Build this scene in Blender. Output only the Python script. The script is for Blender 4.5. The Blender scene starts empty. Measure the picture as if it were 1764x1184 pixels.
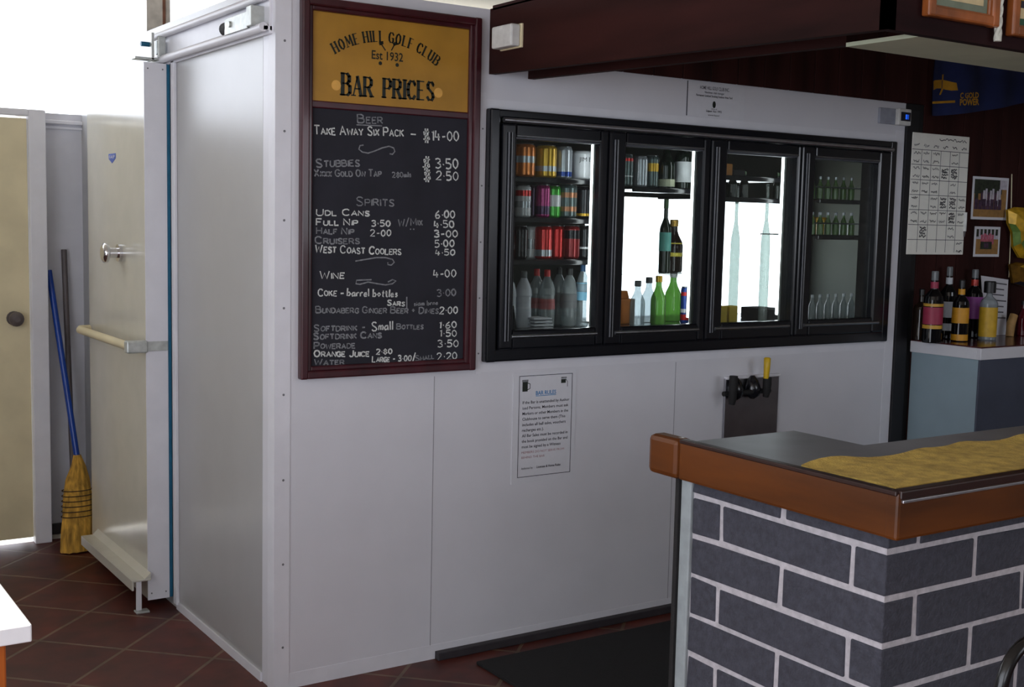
import bpy, bmesh, math, random
from mathutils import Vector, Matrix
random.seed(7)
C = bpy.context.scene.collection
S = bpy.context.scene
# ------------------------------------------------------------------ camera
W, H, F = 1764, 1184, 2085.4
YAW, PIT, ROL = 0.584574, -0.0999428, 0.0222777
fw = Vector((math.sin(YAW)*math.cos(PIT), math.cos(YAW)*math.cos(PIT), math.sin(PIT)))
r0 = Vector((math.cos(YAW), -math.sin(YAW), 0)); u0 = r0.cross(fw)
cr, sr = math.cos(ROL), math.sin(ROL)
rt = cr*r0 + sr*u0; up = -sr*r0 + cr*u0
CP = Vector((-1.4389, -3.4986, 1.5))
cam = bpy.data.objects.new('camera', bpy.data.cameras.new('camera')); C.objects.link(cam)
cam.data.sensor_width = 36; cam.data.lens = F/W*36; cam.data.clip_start = .05
cam.matrix_world = Matrix(((rt.x, up.x, -fw.x, CP.x), (rt.y, up.y, -fw.y, CP.y), (rt.z, up.z, -fw.z, CP.z), (0, 0, 0, 1)))
S.camera = cam
def at(px, py, ax, val):
    """point of the plane axis=val seen at a photo pixel (used to measure the place)"""
    d = rt*((px-W/2)/F) + up*(-(py-H/2)/F) + fw
    return CP + d*((val-CP[ax])/d[ax])
# ------------------------------------------------------------------ light and exposure
S.view_settings.view_transform = 'Standard'; S.view_settings.look = 'None'
S.view_settings.gamma = 1; S.view_settings.use_curve_mapping = False
S.view_settings.exposure = 0.2
wd = bpy.data.worlds.new('daylight'); S.world = wd; wd.use_nodes = True
bg = wd.node_tree.nodes['Background']; bg.inputs[0].default_value = (.90, .95, 1.05, 1); bg.inputs[1].default_value = 3.9
def portal(name, loc, size, rot):
    l = bpy.data.lights.new(name, 'AREA'); l.shape = 'RECTANGLE'; l.size, l.size_y = size
    l.cycles.is_portal = True
    o = bpy.data.objects.new(name, l); C.objects.link(o); o.location = loc; o.rotation_euler = rot
sun = bpy.data.lights.new('sun', 'SUN'); sun.energy = 9; sun.angle = .009; sun.color = (1, .95, .86)
so = bpy.data.objects.new('sun', sun); C.objects.link(so); so.location = (-8, -1, 5); so.rotation_euler = Vector((1, 0, -.7)).to_track_quat('-Z', 'Y').to_euler()
XL, XR, YR, YB, ZC = -3.0, 7.0, -6.0, 2.3, 2.62
S.cycles.max_bounces = 10; S.cycles.transparent_max_bounces = 24; S.cycles.diffuse_bounces = 5
S.cycles.caustics_reflective = False; S.cycles.caustics_refractive = False
S.cycles.sample_clamp_indirect = 6
# ------------------------------------------------------------------ materials
def lin(c):
    return tuple(((v/255)/12.92 if v/255 <= .04045 else ((v/255+.055)/1.055)**2.4) for v in c)
MT = {}
def mat(name, rgb, rough=.6, metal=0, var=.06, scale=30, bump=0, bscale=None, spec=.5, stretch=(1, 1, 1), emit=0, coat=0):
    if name in MT: return MT[name]
    m = bpy.data.materials.new(name); m.use_nodes = True; n = m.node_tree.nodes; L = m.node_tree.links
    b = n['Principled BSDF']; c = lin(rgb)
    b.inputs['Roughness'].default_value = rough; b.inputs['Metallic'].default_value = metal
    b.inputs['Specular IOR Level'].default_value = spec
    b.inputs['Coat Weight'].default_value = coat; b.inputs['Coat Roughness'].default_value = .1
    tc = n.new('ShaderNodeTexCoord'); mp = n.new('ShaderNodeMapping'); mp.inputs['Scale'].default_value = stretch
    L.new(tc.outputs['Object'], mp.inputs[0])
    nz = n.new('ShaderNodeTexNoise'); nz.inputs['Scale'].default_value = scale; nz.inputs['Detail'].default_value = 5
    L.new(mp.outputs[0], nz.inputs[0])
    rp = n.new('ShaderNodeValToRGB'); L.new(nz.outputs[0], rp.inputs[0])
    rp.color_ramp.elements[0].position = .3; rp.color_ramp.elements[1].position = .7
    rp.color_ramp.elements[0].color = tuple(x*(1-var*2) for x in c)+(1,)
    rp.color_ramp.elements[1].color = tuple(min(1, x*(1+var*2)) for x in c)+(1,)
    L.new(rp.outputs[0], b.inputs['Base Color'])
    if emit:
        b.inputs['Emission Color'].default_value = c+(1,); b.inputs['Emission Strength'].default_value = emit
    if bump:
        bn = n.new('ShaderNodeTexNoise'); bn.inputs['Scale'].default_value = bscale or scale*4; bn.inputs['Detail'].default_value = 4
        L.new(mp.outputs[0], bn.inputs[0])
        bp = n.new('ShaderNodeBump'); bp.inputs['Strength'].default_value = bump; bp.inputs['Distance'].default_value = .004
        L.new(bn.outputs[0], bp.inputs['Height']); L.new(bp.outputs[0], b.inputs['Normal'])
    MT[name] = m; return m
def glass(name, rgb, alpha=.15, ior=1.5, rough=.03):
    """clear tinted glass or plastic: see-through with a Fresnel reflection and a little body colour"""
    if name in MT: return MT[name]
    m = bpy.data.materials.new(name); m.use_nodes = True; n = m.node_tree.nodes; L = m.node_tree.links
    n.clear(); out = n.new('ShaderNodeOutputMaterial')
    tr = n.new('ShaderNodeBsdfTransparent'); tr.inputs[0].default_value = lin(rgb)+(1,)
    df = n.new('ShaderNodeBsdfDiffuse'); df.inputs[0].default_value = lin(rgb)+(1,)
    gl = n.new('ShaderNodeBsdfGlossy'); gl.inputs['Roughness'].default_value = rough
    lw = n.new('ShaderNodeLayerWeight'); lw.inputs[0].default_value = .5; f0 = ((ior-1)/(ior+1))**2
    pw = n.new('ShaderNodeMath'); pw.operation = 'POWER'; L.new(lw.outputs['Facing'], pw.inputs[0]); pw.inputs[1].default_value = 5
    fr = n.new('ShaderNodeMath'); fr.operation = 'MULTIPLY_ADD'; L.new(pw.outputs[0], fr.inputs[0]); fr.inputs[1].default_value = 1-f0; fr.inputs[2].default_value = f0
    a = n.new('ShaderNodeMixShader'); a.inputs[0].default_value = alpha
    L.new(tr.outputs[0], a.inputs[1]); L.new(df.outputs[0], a.inputs[2])
    b = n.new('ShaderNodeMixShader'); L.new(fr.outputs[0], b.inputs[0]); L.new(a.outputs[0], b.inputs[1]); L.new(gl.outputs[0], b.inputs[2])
    L.new(b.outputs[0], out.inputs[0]); MT[name] = m; return m
M_panel = mat('white_insulated_panel', (214, 214, 220), .35, 0, .012, 6, .05, 260, spec=.5)
M_doorp = mat('cream_enamel_door_skin', (202, 200, 188), .16, 0, .02, 8, .02, 200, spec=.7)
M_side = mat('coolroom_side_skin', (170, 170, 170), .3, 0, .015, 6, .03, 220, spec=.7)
M_trim = mat('white_metal_trim', (220, 220, 226), .4, 0, .02, 10)
M_screw = mat('dull_screw_head', (120, 120, 125), .5, .5)
M_backw = mat('painted_back_wall', (205, 205, 212), .55, 0, .02, 10)
M_cream = mat('cream_painted_door', (218, 206, 170), .45, 0, .05, 5)
M_ceil = mat('cream_ceiling', (226, 216, 196), .8, 0, .02, 4)
M_roomw = mat('room_wall_paint', (170, 165, 158), .8, 0, .03, 3)
M_blue = mat('blue_rubber_gasket', (22, 96, 128), .5)
M_steel = mat('brushed_steel', (165, 168, 172), .3, 1, .05, 20)
M_galv = mat('galvanised_bracket', (190, 194, 190), .45, .6, .08, 40)
M_chrome = mat('chrome', (220, 220, 225), .08, 1, .01)
M_black = mat('black_frame_gloss', (16, 17, 22), .22, 0, .05, 20, spec=.6)
M_rubber = mat('black_rubber', (16, 15, 16), .75, 0, .15, 60, .3)
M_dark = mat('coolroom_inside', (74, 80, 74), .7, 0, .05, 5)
M_brown = mat('dark_stained_timber', (48, 22, 20), .75, 0, .25, 9, .15, 40, .15, stretch=(1, 1, .12))
M_beam = mat('dark_stained_fascia', (44, 19, 17), .75, 0, .25, 9, .15, 40, .15, stretch=(1, .15, 1))
M_soff = mat('pale_soffit_board', (190, 196, 170), .7, 0, .04, 6)
M_maroon = mat('maroon_frame_timber', (58, 13, 22), .35, 0, .2, 14, .1, 30, stretch=(1, 1, .2), coat=.3)
M_gold = mat('gold_sign_board', (172, 126, 42), .5, 0, .06, 8)
M_goldl = mat('gold_pale', (222, 168, 80), .5)
M_ink = mat('black_sign_ink', (22, 30, 22), .5)
M_chalkb = mat('chalkboard', (33, 33, 42), .85, 0, .12, 7)
M_chalk = mat('chalk', (205, 208, 205), .95, 0, .12, 90)
M_chalkd = mat('faint_chalk', (128, 130, 134), .95, 0, .18, 90)
M_paper = mat('white_paper', (212, 212, 218), .8, 0, .01)
M_lam = mat('laminated_sheet', (214, 215, 221), .35, 0, .01)
M_pink = mat('print_ink', (45, 47, 58), .7)
M_pblue = mat('print_blue', (60, 130, 185), .7)
M_pred = mat('print_red', (175, 130, 135), .7)
M_white = mat('white_plastic', (215, 215, 212), .4)
M_wht2 = mat('white_laminate_top', (235, 236, 238), .25, 0, .01)
M_lcd = mat('blue_display', (30, 90, 220), .4, emit=.8)
M_lcdb = mat('display_surround', (12, 14, 40), .3)
M_brick = mat('charcoal_brick', (58, 59, 68), .9, 0, .12, 70, .8, 160)
M_mort = mat('white_mortar', (176, 172, 176), .95, 0, .08, 60, .5, 140)
M_bart = mat('varnished_bar_timber', (86, 44, 8), .45, 0, .3, 10, .06, 30, .3, stretch=(.15, .15, 1), coat=.15)
M_bartd = mat('dark_bar_edge', (40, 20, 16), .35, 0, .1, 20)
M_alum = mat('aluminium_strip', (190, 190, 195), .35, 1)
M_benc = mat('stainless_bar_top', (150, 153, 160), .36, .55, .06, 9, .03, 60)
M_towel = mat('yellow_towelling', (186, 158, 80), .95, 0, .14, 40, .8, 260)
M_mat = mat('black_bar_mat', (13, 12, 12), .85, 0, .2, 80, .5)
M_count = mat('maroon_counter_top', (70, 20, 24), .25, 0, .12, 12, coat=.3)
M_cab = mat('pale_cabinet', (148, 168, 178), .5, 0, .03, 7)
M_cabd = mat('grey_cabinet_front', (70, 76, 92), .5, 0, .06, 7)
M_skirt = mat('grey_skirting', (48, 44, 48), .7, 0, .1, 20)
M_straw = mat('broom_straw', (186, 142, 56), .9, 0, .25, 60, .6, 80, stretch=(1, 1, .08))
M_bhand = mat('blue_handle', (18, 62, 150), .3)
M_ghand = mat('grey_handle', (92, 84, 84), .5)
M_cord = mat('dark_cord', (60, 40, 25), .8)
M_oak = mat('orange_timber_leg', (170, 88, 30), .4, 0, .15, 12, stretch=(1, 1, .1))
M_pfr = mat('oak_picture_frame', (146, 80, 36), .35, 0, .2, 14, .08, 40, coat=.3)
M_rope = mat('white_rope', (205, 205, 192), .8, 0, .08, 60, .4)
M_yel = mat('yellow_plastic', (205, 168, 22), .4)
M_glass = glass('cooler_glass', (236, 240, 238), .008, 1.5, .02)
M_clear = glass('clear_plastic', (205, 212, 214), .28, 1.45)
M_thin = glass('thin_clear_plastic', (196, 204, 200), .22, 1.5)
M_milk = glass('milky_plastic', (214, 216, 224), .82, 1.45)
M_grn = glass('green_bottle_glass', (128, 168, 100), .4, 1.5)
M_dgrn = glass('dark_green_glass', (24, 40, 26), .55, 1.5)
M_brn = glass('brown_bottle_glass', (44, 30, 20), .6, 1.5)
M_blk = glass('black_bottle_glass', (14, 13, 16), .85, 1.5)
def cm(nm, rgb, rough=.2, metal=.35): return mat(nm, rgb, rough, metal, .03, 30)
# floor tiles: terracotta, laid diagonally, with darker dusty grout
def tile_mat():
    m = bpy.data.materials.new('terracotta_tiles'); m.use_nodes = True; n = m.node_tree.nodes; L = m.node_tree.links
    b = n['Principled BSDF']; b.inputs['Roughness'].default_value = .5
    tc = n.new('ShaderNodeTexCoord'); mp = n.new('ShaderNodeMapping'); mp.inputs['Rotation'].default_value = (0, 0, math.radians(-45)); mp.inputs['Location'].default_value = (.108, .017, 0)
    L.new(tc.outputs['Object'], mp.inputs[0])
    br = n.new('ShaderNodeTexBrick'); br.offset = 0; br.inputs['Scale'].default_value = 1
    br.inputs['Brick Width'].default_value = .33; br.inputs['Row Height'].default_value = .33; br.inputs['Mortar Size'].default_value = .007; br.inputs['Mortar Smooth'].default_value = .3
    br.inputs['Color1'].default_value = lin((92, 38, 24))+(1,); br.inputs['Color2'].default_value = lin((78, 32, 24))+(1,); br.inputs['Mortar'].default_value = lin((112, 92, 72))+(1,)
    L.new(mp.outputs[0], br.inputs[0])
    nz = n.new('ShaderNodeTexNoise'); nz.inputs['Scale'].default_value = 9; nz.inputs['Detail'].default_value = 6; L.new(tc.outputs['Object'], nz.inputs[0])
    rp = n.new('ShaderNodeValToRGB'); rp.color_ramp.elements[0].position = .3; rp.color_ramp.elements[0].color = (.5, .5, .5, 1); rp.color_ramp.elements[1].position = .7; rp.color_ramp.elements[1].color = (1.2, 1.1, 1.1, 1)
    L.new(nz.outputs[0], rp.inputs[0])
    mx = n.new('ShaderNodeMix'); mx.data_type = 'RGBA'; mx.blend_type = 'MULTIPLY'; mx.inputs['Factor'].default_value = 1
    L.new(br.outputs[0], mx.inputs['A']); L.new(rp.outputs[0], mx.inputs['B']); L.new(mx.outputs['Result'], b.inputs['Base Color'])
    bp = n.new('ShaderNodeBump'); bp.inputs['Strength'].default_value = .4; bp.inputs['Distance'].default_value = .003; bp.invert = True
    L.new(br.outputs['Fac'], bp.inputs['Height']); L.new(bp.outputs[0], b.inputs['Normal'])
    return m
M_tile = tile_mat()
# ------------------------------------------------------------------ mesh builder
class MB:
    def __init__(s): s.v = []; s.f = []; s.m = []; s.sm = []; s.mats = []
    def mi(s, m):
        if m not in s.mats: s.mats.append(m)
        return s.mats.index(m)
    def add(s, vs, fs, m, smooth=False):
        k = len(s.v); i = s.mi(m); s.v += [Vector(p) for p in vs]
        for f in fs: s.f.append([k+j for j in f]); s.m.append(i); s.sm.append(smooth)
        return s
    def box(s, x0, x1, y0, y1, z0, z1, m, bev=0, jit=0):
        x0, x1 = min(x0, x1), max(x0, x1); y0, y1 = min(y0, y1), max(y0, y1); z0, z1 = min(z0, z1), max(z0, z1)
        P = [(x0, y0, z0), (x1, y0, z0), (x1, y1, z0), (x0, y1, z0), (x0, y0, z1), (x1, y0, z1), (x1, y1, z1), (x0, y1, z1)]
        if jit: P = [tuple(c+random.uniform(-jit, jit) for c in p) for p in P]
        Fc = [(3, 2, 1, 0), (4, 5, 6, 7), (0, 1, 5, 4), (1, 2, 6, 5), (2, 3, 7, 6), (3, 0, 4, 7)]
        if not bev: return s.add(P, Fc, m)
        bm = bmesh.new(); vv = [bm.verts.new(p) for p in P]
        for f in Fc: bm.faces.new([vv[i] for i in f])
        bmesh.ops.bevel(bm, geom=list(bm.edges), offset=bev, segments=2, affect='EDGES', profile=.5)
        bm.verts.index_update()
        s.add([v.co.copy() for v in bm.verts], [[v.index for v in f.verts] for f in bm.faces], m); bm.free(); return s
    def tube(s, p, q, r, m, n=14, r2=None, cap=True):
        p = Vector(p); q = Vector(q); d = (q-p).normalized(); a = d.orthogonal().normalized(); b = d.cross(a); r2 = r if r2 is None else r2
        vs = []
        for c, rr in ((p, r), (q, r2)):
            for i in range(n):
                t = 2*math.pi*i/n; vs.append(c+a*math.cos(t)*rr+b*math.sin(t)*rr)
        s.add(vs, [(i, (i+1) % n, n+(i+1) % n, n+i) for i in range(n)], m, True)
        if cap: s.add(vs, [tuple(range(n-1, -1, -1)), tuple(range(n, 2*n))], m)
        return s
    def path(s, pts, r, m, n=10, closed=False):
        pts = [Vector(p) for p in pts]; N = len(pts); vs = []; ref = None
        for i, p in enumerate(pts):
            d = ((pts[(i+1) % N] if (closed or i < N-1) else p)-(pts[i-1] if (closed or i > 0) else p)).normalized()
            if ref is None: ref = d.orthogonal().normalized()
            ref = (ref-d*ref.dot(d)).normalized(); b = d.cross(ref)
            rr = r[i] if isinstance(r, (list, tuple)) else r
            for k in range(n):
                t = 2*math.pi*k/n; vs.append(p+ref*math.cos(t)*rr+b*math.sin(t)*rr)
        fs = []
        for i in range(N if closed else N-1):
            j = (i+1) % N
            for k in range(n): fs.append((i*n+k, i*n+(k+1) % n, j*n+(k+1) % n, j*n+k))
        s.add(vs, fs, m, True)
        if not closed: s.add(vs, [tuple(range(n-1, -1, -1)), tuple((N-1)*n+k for k in range(n))], m)
        return s
    def lathe(s, c, prof, m, n=20, cap=True):
        """prof: list of (r, z) or (r, z, material of the band above)"""
        c = Vector(c); vs = []
        for p in prof:
            for k in range(n):
                t = 2*math.pi*k/n; vs.append(c+Vector((math.cos(t)*p[0], math.sin(t)*p[0], p[1])))
        for i in range(len(prof)-1):
            mm = prof[i][2] if len(prof[i]) > 2 else m
            s.add([vs[i*n+k] for k in range(n)]+[vs[(i+1)*n+k] for k in range(n)], [(k, (k+1) % n, n+(k+1) % n, n+k) for k in range(n)], mm, True)
        if cap:
            s.add(vs[:n], [tuple(range(n-1, -1, -1))], m); s.add(vs[-n:], [tuple(range(n))], m)
        return s
    def prism(s, poly, ax, a, b, m):
        """polygon (two in-plane coordinates in axis order) extruded along axis ax from a to b"""
        def P(u, v, w): return ((w, u, v), (u, w, v), (u, v, w))[ax]
        n = len(poly); vs = [P(u, v, a) for u, v in poly]+[P(u, v, b) for u, v in poly]
        return s.add(vs, [tuple(range(n-1, -1, -1)), tuple(range(n, 2*n))]+[(i, (i+1) % n, n+(i+1) % n, n+i) for i in range(n)], m)
    def quad(s, pts, m): return s.add(pts, [tuple(range(len(pts)))], m)
    def ribbon(s, pts, w, m, O, R, U, off=.0006, N=None, wv=None):
        """flat stroke through 2-D points in the frame O + u*R + v*U"""
        N = N or R.cross(U).normalized()
        P = [Vector(p) for p in pts]; L = []; Rr = []
        for i, p in enumerate(P):
            a = P[max(0, i-1)]; b = P[min(len(P)-1, i+1)]; d = (b-a)
            if d.length < 1e-9: d = Vector((1, 0))
            d.normalize(); nn = Vector((-d.y, d.x)); ww = w/2
            if wv: ww = wv(d)/2
            L.append(p+nn*ww); Rr.append(p-nn*ww)
        vs = [O+R*q.x+U*q.y+N*off for q in L+Rr]; n = len(P)
        return s.add(vs, [(i, n+i, n+i+1, i+1) for i in range(n-1)], m)
LOC = {}
def obj(name, mb, parent=None, label=None, cat=None, group=None, kind=None, loc=None):
    if parent is not None: o0 = LOC[parent.name]
    elif loc is not None: o0 = Vector(loc)
    else:
        lo = [min(v[i] for v in mb.v) for i in range(3)]; hi = [max(v[i] for v in mb.v) for i in range(3)]
        o0 = Vector(((lo[0]+hi[0])/2, (lo[1]+hi[1])/2, lo[2]))
    me = bpy.data.meshes.new(name); me.from_pydata([v-o0 for v in mb.v], [], mb.f); me.update()
    for m in mb.mats: me.materials.append(m)
    me.polygons.foreach_set('material_index', mb.m); me.polygons.foreach_set('use_smooth', mb.sm)
    o = bpy.data.objects.new(name, me); C.objects.link(o)
    if parent is not None: o.parent = parent
    else: o.location = o0
    LOC[o.name] = o0
    tag(o, label, cat, group, kind); return o
def tag(o, label=None, cat=None, group=None, kind=None):
    for k, v in (('label', label), ('category', cat), ('group', group), ('kind', kind)):
        if v: o[k] = v
def thing(name, loc, label, cat, group=None):
    o = bpy.data.objects.new(name, None); C.objects.link(o); o.location = loc; o.empty_display_size = .1
    LOC[o.name] = Vector(loc); tag(o, label, cat, group); return o
def struct(name, mb): return obj(name, mb, kind='structure', loc=(0, 0, 0))
X3 = Vector((1, 0, 0)); Y3 = Vector((0, 1, 0)); Z3 = Vector((0, 0, 1))
# ------------------------------------------------------------------ lettering
G = {'A': '0,0 .32,1 .64,0|.12,.36 .52,.36', 'B': '0,0 0,1 .38,1 .54,.88 .54,.66 .38,.54 0,.54|.38,.54 .6,.42 .6,.12 .42,0 0,0', 'C': '.6,.8 .45,.98 .22,.98 .05,.8 0,.5 .05,.2 .22,.02 .45,.02 .6,.18',
 'D': '0,0 0,1 .32,1 .56,.82 .62,.5 .56,.18 .32,0 0,0', 'E': '.5,1 0,1 0,0 .52,0|0,.52 .4,.52', 'F': '.5,1 0,1 0,0|0,.52 .4,.52', 'G': '.6,.8 .45,.98 .22,.98 .05,.8 0,.5 .05,.2 .22,.02 .45,.02 .6,.15 .6,.45 .36,.45',
 'H': '0,0 0,1|.58,0 .58,1|0,.52 .58,.52', 'I': '.05,0 .05,1', 'J': '.42,1 .42,.2 .3,.02 .12,.02 0,.2', 'K': '0,0 0,1|.55,1 0,.45|.17,.6 .58,0', 'L': '0,1 0,0 .5,0', 'M': '0,0 .06,1 .38,.25 .7,1 .76,0', 'N': '0,0 0,1 .58,0 .58,1',
 'O': '.32,1 .1,.85 0,.5 .1,.15 .32,0 .54,.15 .64,.5 .54,.85 .32,1', 'P': '0,0 0,1 .4,1 .55,.87 .55,.62 .4,.48 0,.48', 'Q': '.32,1 .1,.85 0,.5 .1,.15 .32,0 .54,.15 .64,.5 .54,.85 .32,1|.4,.25 .65,-.05', 'R': '0,0 0,1 .4,1 .55,.87 .55,.62 .4,.48 0,.48|.28,.48 .6,0',
 'S': '.52,.85 .38,.99 .15,.99 .03,.83 .07,.65 .46,.38 .53,.18 .4,.01 .14,.01 0,.16', 'T': '0,1 .6,1|.3,1 .3,0', 'U': '0,1 0,.22 .14,.01 .42,.01 .56,.22 .56,1', 'V': '0,1 .3,0 .6,1', 'W': '0,1 .2,0 .4,.75 .6,0 .8,1', 'X': '0,1 .56,0|.56,1 0,0', 'Y': '0,1 .3,.5 .6,1|.3,.5 .3,0', 'Z': '0,1 .55,1 0,0 .56,0',
 '0': '.25,1 .06,.8 0,.5 .06,.2 .25,0 .44,.2 .5,.5 .44,.8 .25,1', '1': '.05,.8 .2,1 .2,0', '2': '0,.8 .12,.98 .36,.98 .5,.78 .44,.55 0,0 .52,0', '3': '0,.9 .2,1 .42,.93 .46,.7 .2,.54 .46,.4 .48,.15 .25,0 0,.1', '4': '.1,1 0,.35 .5,.35|.34,.7 .34,0', '5': '.48,1 .06,1 .04,.58 .3,.62 .5,.42 .46,.12 .25,0 0,.08', '6': '.4,1 .1,.65 0,.3 .12,.02 .36,.02 .5,.25 .36,.48 .05,.4', '7': '0,1 .5,1 .18,0', '8': '.25,.55 .06,.75 .25,1 .44,.75 .25,.55 0,.25 .25,0 .5,.25 .25,.55', '9': '.48,.6 .25,.5 .03,.68 .12,.95 .38,.98 .48,.75 .44,.3 .3,0',
 '.': '.05,.42 .12,.48', '-': '.05,.42 .36,.44', '/': '0,-.1 .45,1.15', '$': '.66,.82 .4,.98 .08,.84 .12,.62 .6,.38 .66,.16 .36,.02 0,.14|.3,1.2 .2,-.25|.54,1.2 .44,-.25', '"': '.05,1 .05,.75|.22,1 .22,.75', '+': '.2,.7 .2,.2|0,.45 .4,.45', '_': '0,-.1 .6,-.1',
 'a': '.4,.5 .15,.5 0,.28 .1,.03 .3,.08 .4,.5 .44,0', 'b': '0,1 0,0 .28,.03 .4,.28 .25,.5 0,.4', 'e': '0,.28 .4,.3 .3,.52 .1,.48 0,.22 .12,.02 .4,.08', 'i': '.04,.52 .04,0|.04,.7 .05,.76', 'l': '.04,1 .04,0', 'm': '0,0 0,.5|0,.4 .18,.52 .26,.4 .26,0|.26,.4 .42,.52 .5,.4 .5,0', 'n': '0,0 0,.5|0,.4 .22,.52 .32,.38 .32,0', 'o': '.2,.52 0,.27 .2,0 .4,.27 .2,.52', 'r': '0,0 0,.5|0,.36 .2,.52 .3,.46', 's': '.3,.46 .1,.52 .04,.38 .28,.2 .24,.03 0,.05', 't': '.15,.85 .15,.08 .3,.02|0,.55 .3,.55', 'k': '0,0 0,1|.3,.5 0,.25 .34,0'}
GL = {k: [[tuple(map(float, q.split(','))) for q in st.split()] for st in v.split('|')] for k, v in G.items()}
def gw(ch): return .3 if ch == ' ' else max(p[0] for st in GL[ch] for p in st)
def hand(mb, s, O, R, U, h, width, m, w=.006, small=.74, jit=.035):
    """chalk handwriting in small capitals fitted to a width; lowercase in the string after ~ stays lowercase"""
    low = s.startswith('~'); s = s.lstrip('~'); seq = []; x = 0; first = True
    for ch in s:
        if ch == ' ': x += .38; first = True; continue
        if low: sc = 1.0; c = ch
        else: sc = 1.0 if (first or not ch.isalpha()) else small; c = ch.upper() if ch.isalpha() else ch
        seq.append((c, x, sc)); x += (gw(c)+.2)*sc; first = not ch.isalpha() and ch != "'"
        if not low and ch.isdigit(): first = False
    tot = x-.2; k = width/tot
    for c, x0, sc in seq:
        dy = random.uniform(-jit, jit)*h; sk = random.uniform(-.06, .06)
        for st in GL[c]:
            pts = [((x0+p[0]*sc)*k+(p[1]*sk)*h+random.uniform(-jit, jit)*h*.5, p[1]*sc*h+dy+random.uniform(-jit, jit)*h*.5) for p in st]
            mb.ribbon(pts, w*random.uniform(.8, 1.2), m, O, R, U)
def serif(mb, ch, O, R, U, h, m, kx=1.0):
    tk, tn = .2*h, .07*h
    for st in GL[ch]:
        pts = [(p[0]*h*kx, p[1]*h) for p in st]
        # straight strokes are split so every piece gets its own thick or thin weight
        for a, b in zip(pts, pts[1:]):
            d = Vector((b[0]-a[0], b[1]-a[1])); L_ = d.length
            if L_ < 1e-6: continue
            vert = abs(d.y)/L_
            w = tn+(tk-tn)*vert**1.5
            if ch in 'AMNVWX' and d.x*d.y > 0 and len(pts) > 1: w = tn*1.15
            e = d/L_*w*.25
            mb.ribbon([(a[0]-e.x, a[1]-e.y), (b[0]+e.x, b[1]+e.y)], w, m, O, R, U)
        for q, o in ((pts[0], pts[1]), (pts[-1], pts[-2])):
            dx, dy = q[0]-o[0], q[1]-o[1]
            if abs(dy) > abs(dx)*1.2 and ch not in 'CGSO' and (abs(q[1]) < .02*h or abs(q[1]-h) < .02*h):
                mb.ribbon([(q[0]-.15*h, q[1]), (q[0]+.15*h, q[1])], tn, m, O, R, U)
        if ch in 'CGS':
            q = pts[0]; mb.ribbon([(q[0], q[1]-.1*h), (q[0], q[1]+.14*h)], tn*1.2, m, O, R, U)
    if ch in 'BDPRLEF':
        mb.ribbon([(-.12*h, h), (.05*h, h)], tn, m, O, R, U); mb.ribbon([(-.12*h, 0), (.05*h if ch not in 'PRF' else .14*h, 0)], tn, m, O, R, U)
def printed(mb, s, O, R, U, h, m, width=None, off=.0006, align='L', bold=0):
    """small printed type"""
    c = bpy.data.curves.new('t', 'FONT'); c.body = s; c.size = 1; c.offset = bold; c.resolution_u = 2
    o = bpy.data.objects.new('t', c); C.objects.link(o)
    dg = bpy.context.evaluated_depsgraph_get(); me = o.evaluated_get(dg).to_mesh()
    vs = [v.co.copy() for v in me.vertices]; fs = [list(p.vertices) for p in me.polygons]
    o.evaluated_get(dg).to_mesh_clear(); bpy.data.objects.remove(o); bpy.data.curves.remove(c)
    if not vs: return
    x0 = min(v.x for v in vs); x1 = max(v.x for v in vs); kx = h*1.4 if width is None else width/(x1-x0)
    sh = {'L': 0, 'C': -(x1-x0)/2, 'R': -(x1-x0)}[align]
    N = R.cross(U).normalized()
    mb.add([O+R*((v.x-x0+sh)*kx)+U*(v.y*h*1.4)+N*off for v in vs], fs, m)
# ================================================================== STRUCTURE
o = struct('floor', MB().box(XL, XR, YR, 2.205, -.1, 0, M_tile))
struct('ground_outside', MB().box(-9, 9, 2.206, 9, -.1, -.001, mat('pale_concrete_path', (225, 222, 214), .9, 0, .04, 8)))
struct('ceiling', MB().box(XL-.1, XR+.1, YR-.1, YB+.1, ZC, ZC+.1, M_ceil))
# back wall: clerestory above head height, a low window behind the cooler, a doorway at the left
DZ = 1.905; CZ0, CZ1 = 1.945, 2.6
bw = MB(); T0, T1 = YB, YB+.12
wx0, wx1, wz0, wz1 = 2.885, 4.64, .93, 1.67
DX0, DX1 = -1.15, -.262
bw.box(XL, DX0-.06, T0, T1, 0, CZ0, M_backw).box(DX0-.06, DX1, T0, T1, DZ+.015, CZ0, M_backw).box(DX1, wx0, T0, T1, 0, CZ0, M_backw)
bw.box(wx0, wx1, T0, T1, 0, wz0, M_backw).box(wx0, wx1, T0, T1, wz1, CZ0, M_backw).box(wx1, XR, T0, T1, 0, CZ0, M_backw)
bw.box(XL, XR, T0, T1, CZ1, ZC, M_backw).box(.0, 4.9, T0, T1, CZ0, 2.205, M_backw)
struct('wall_back', bw)
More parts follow.
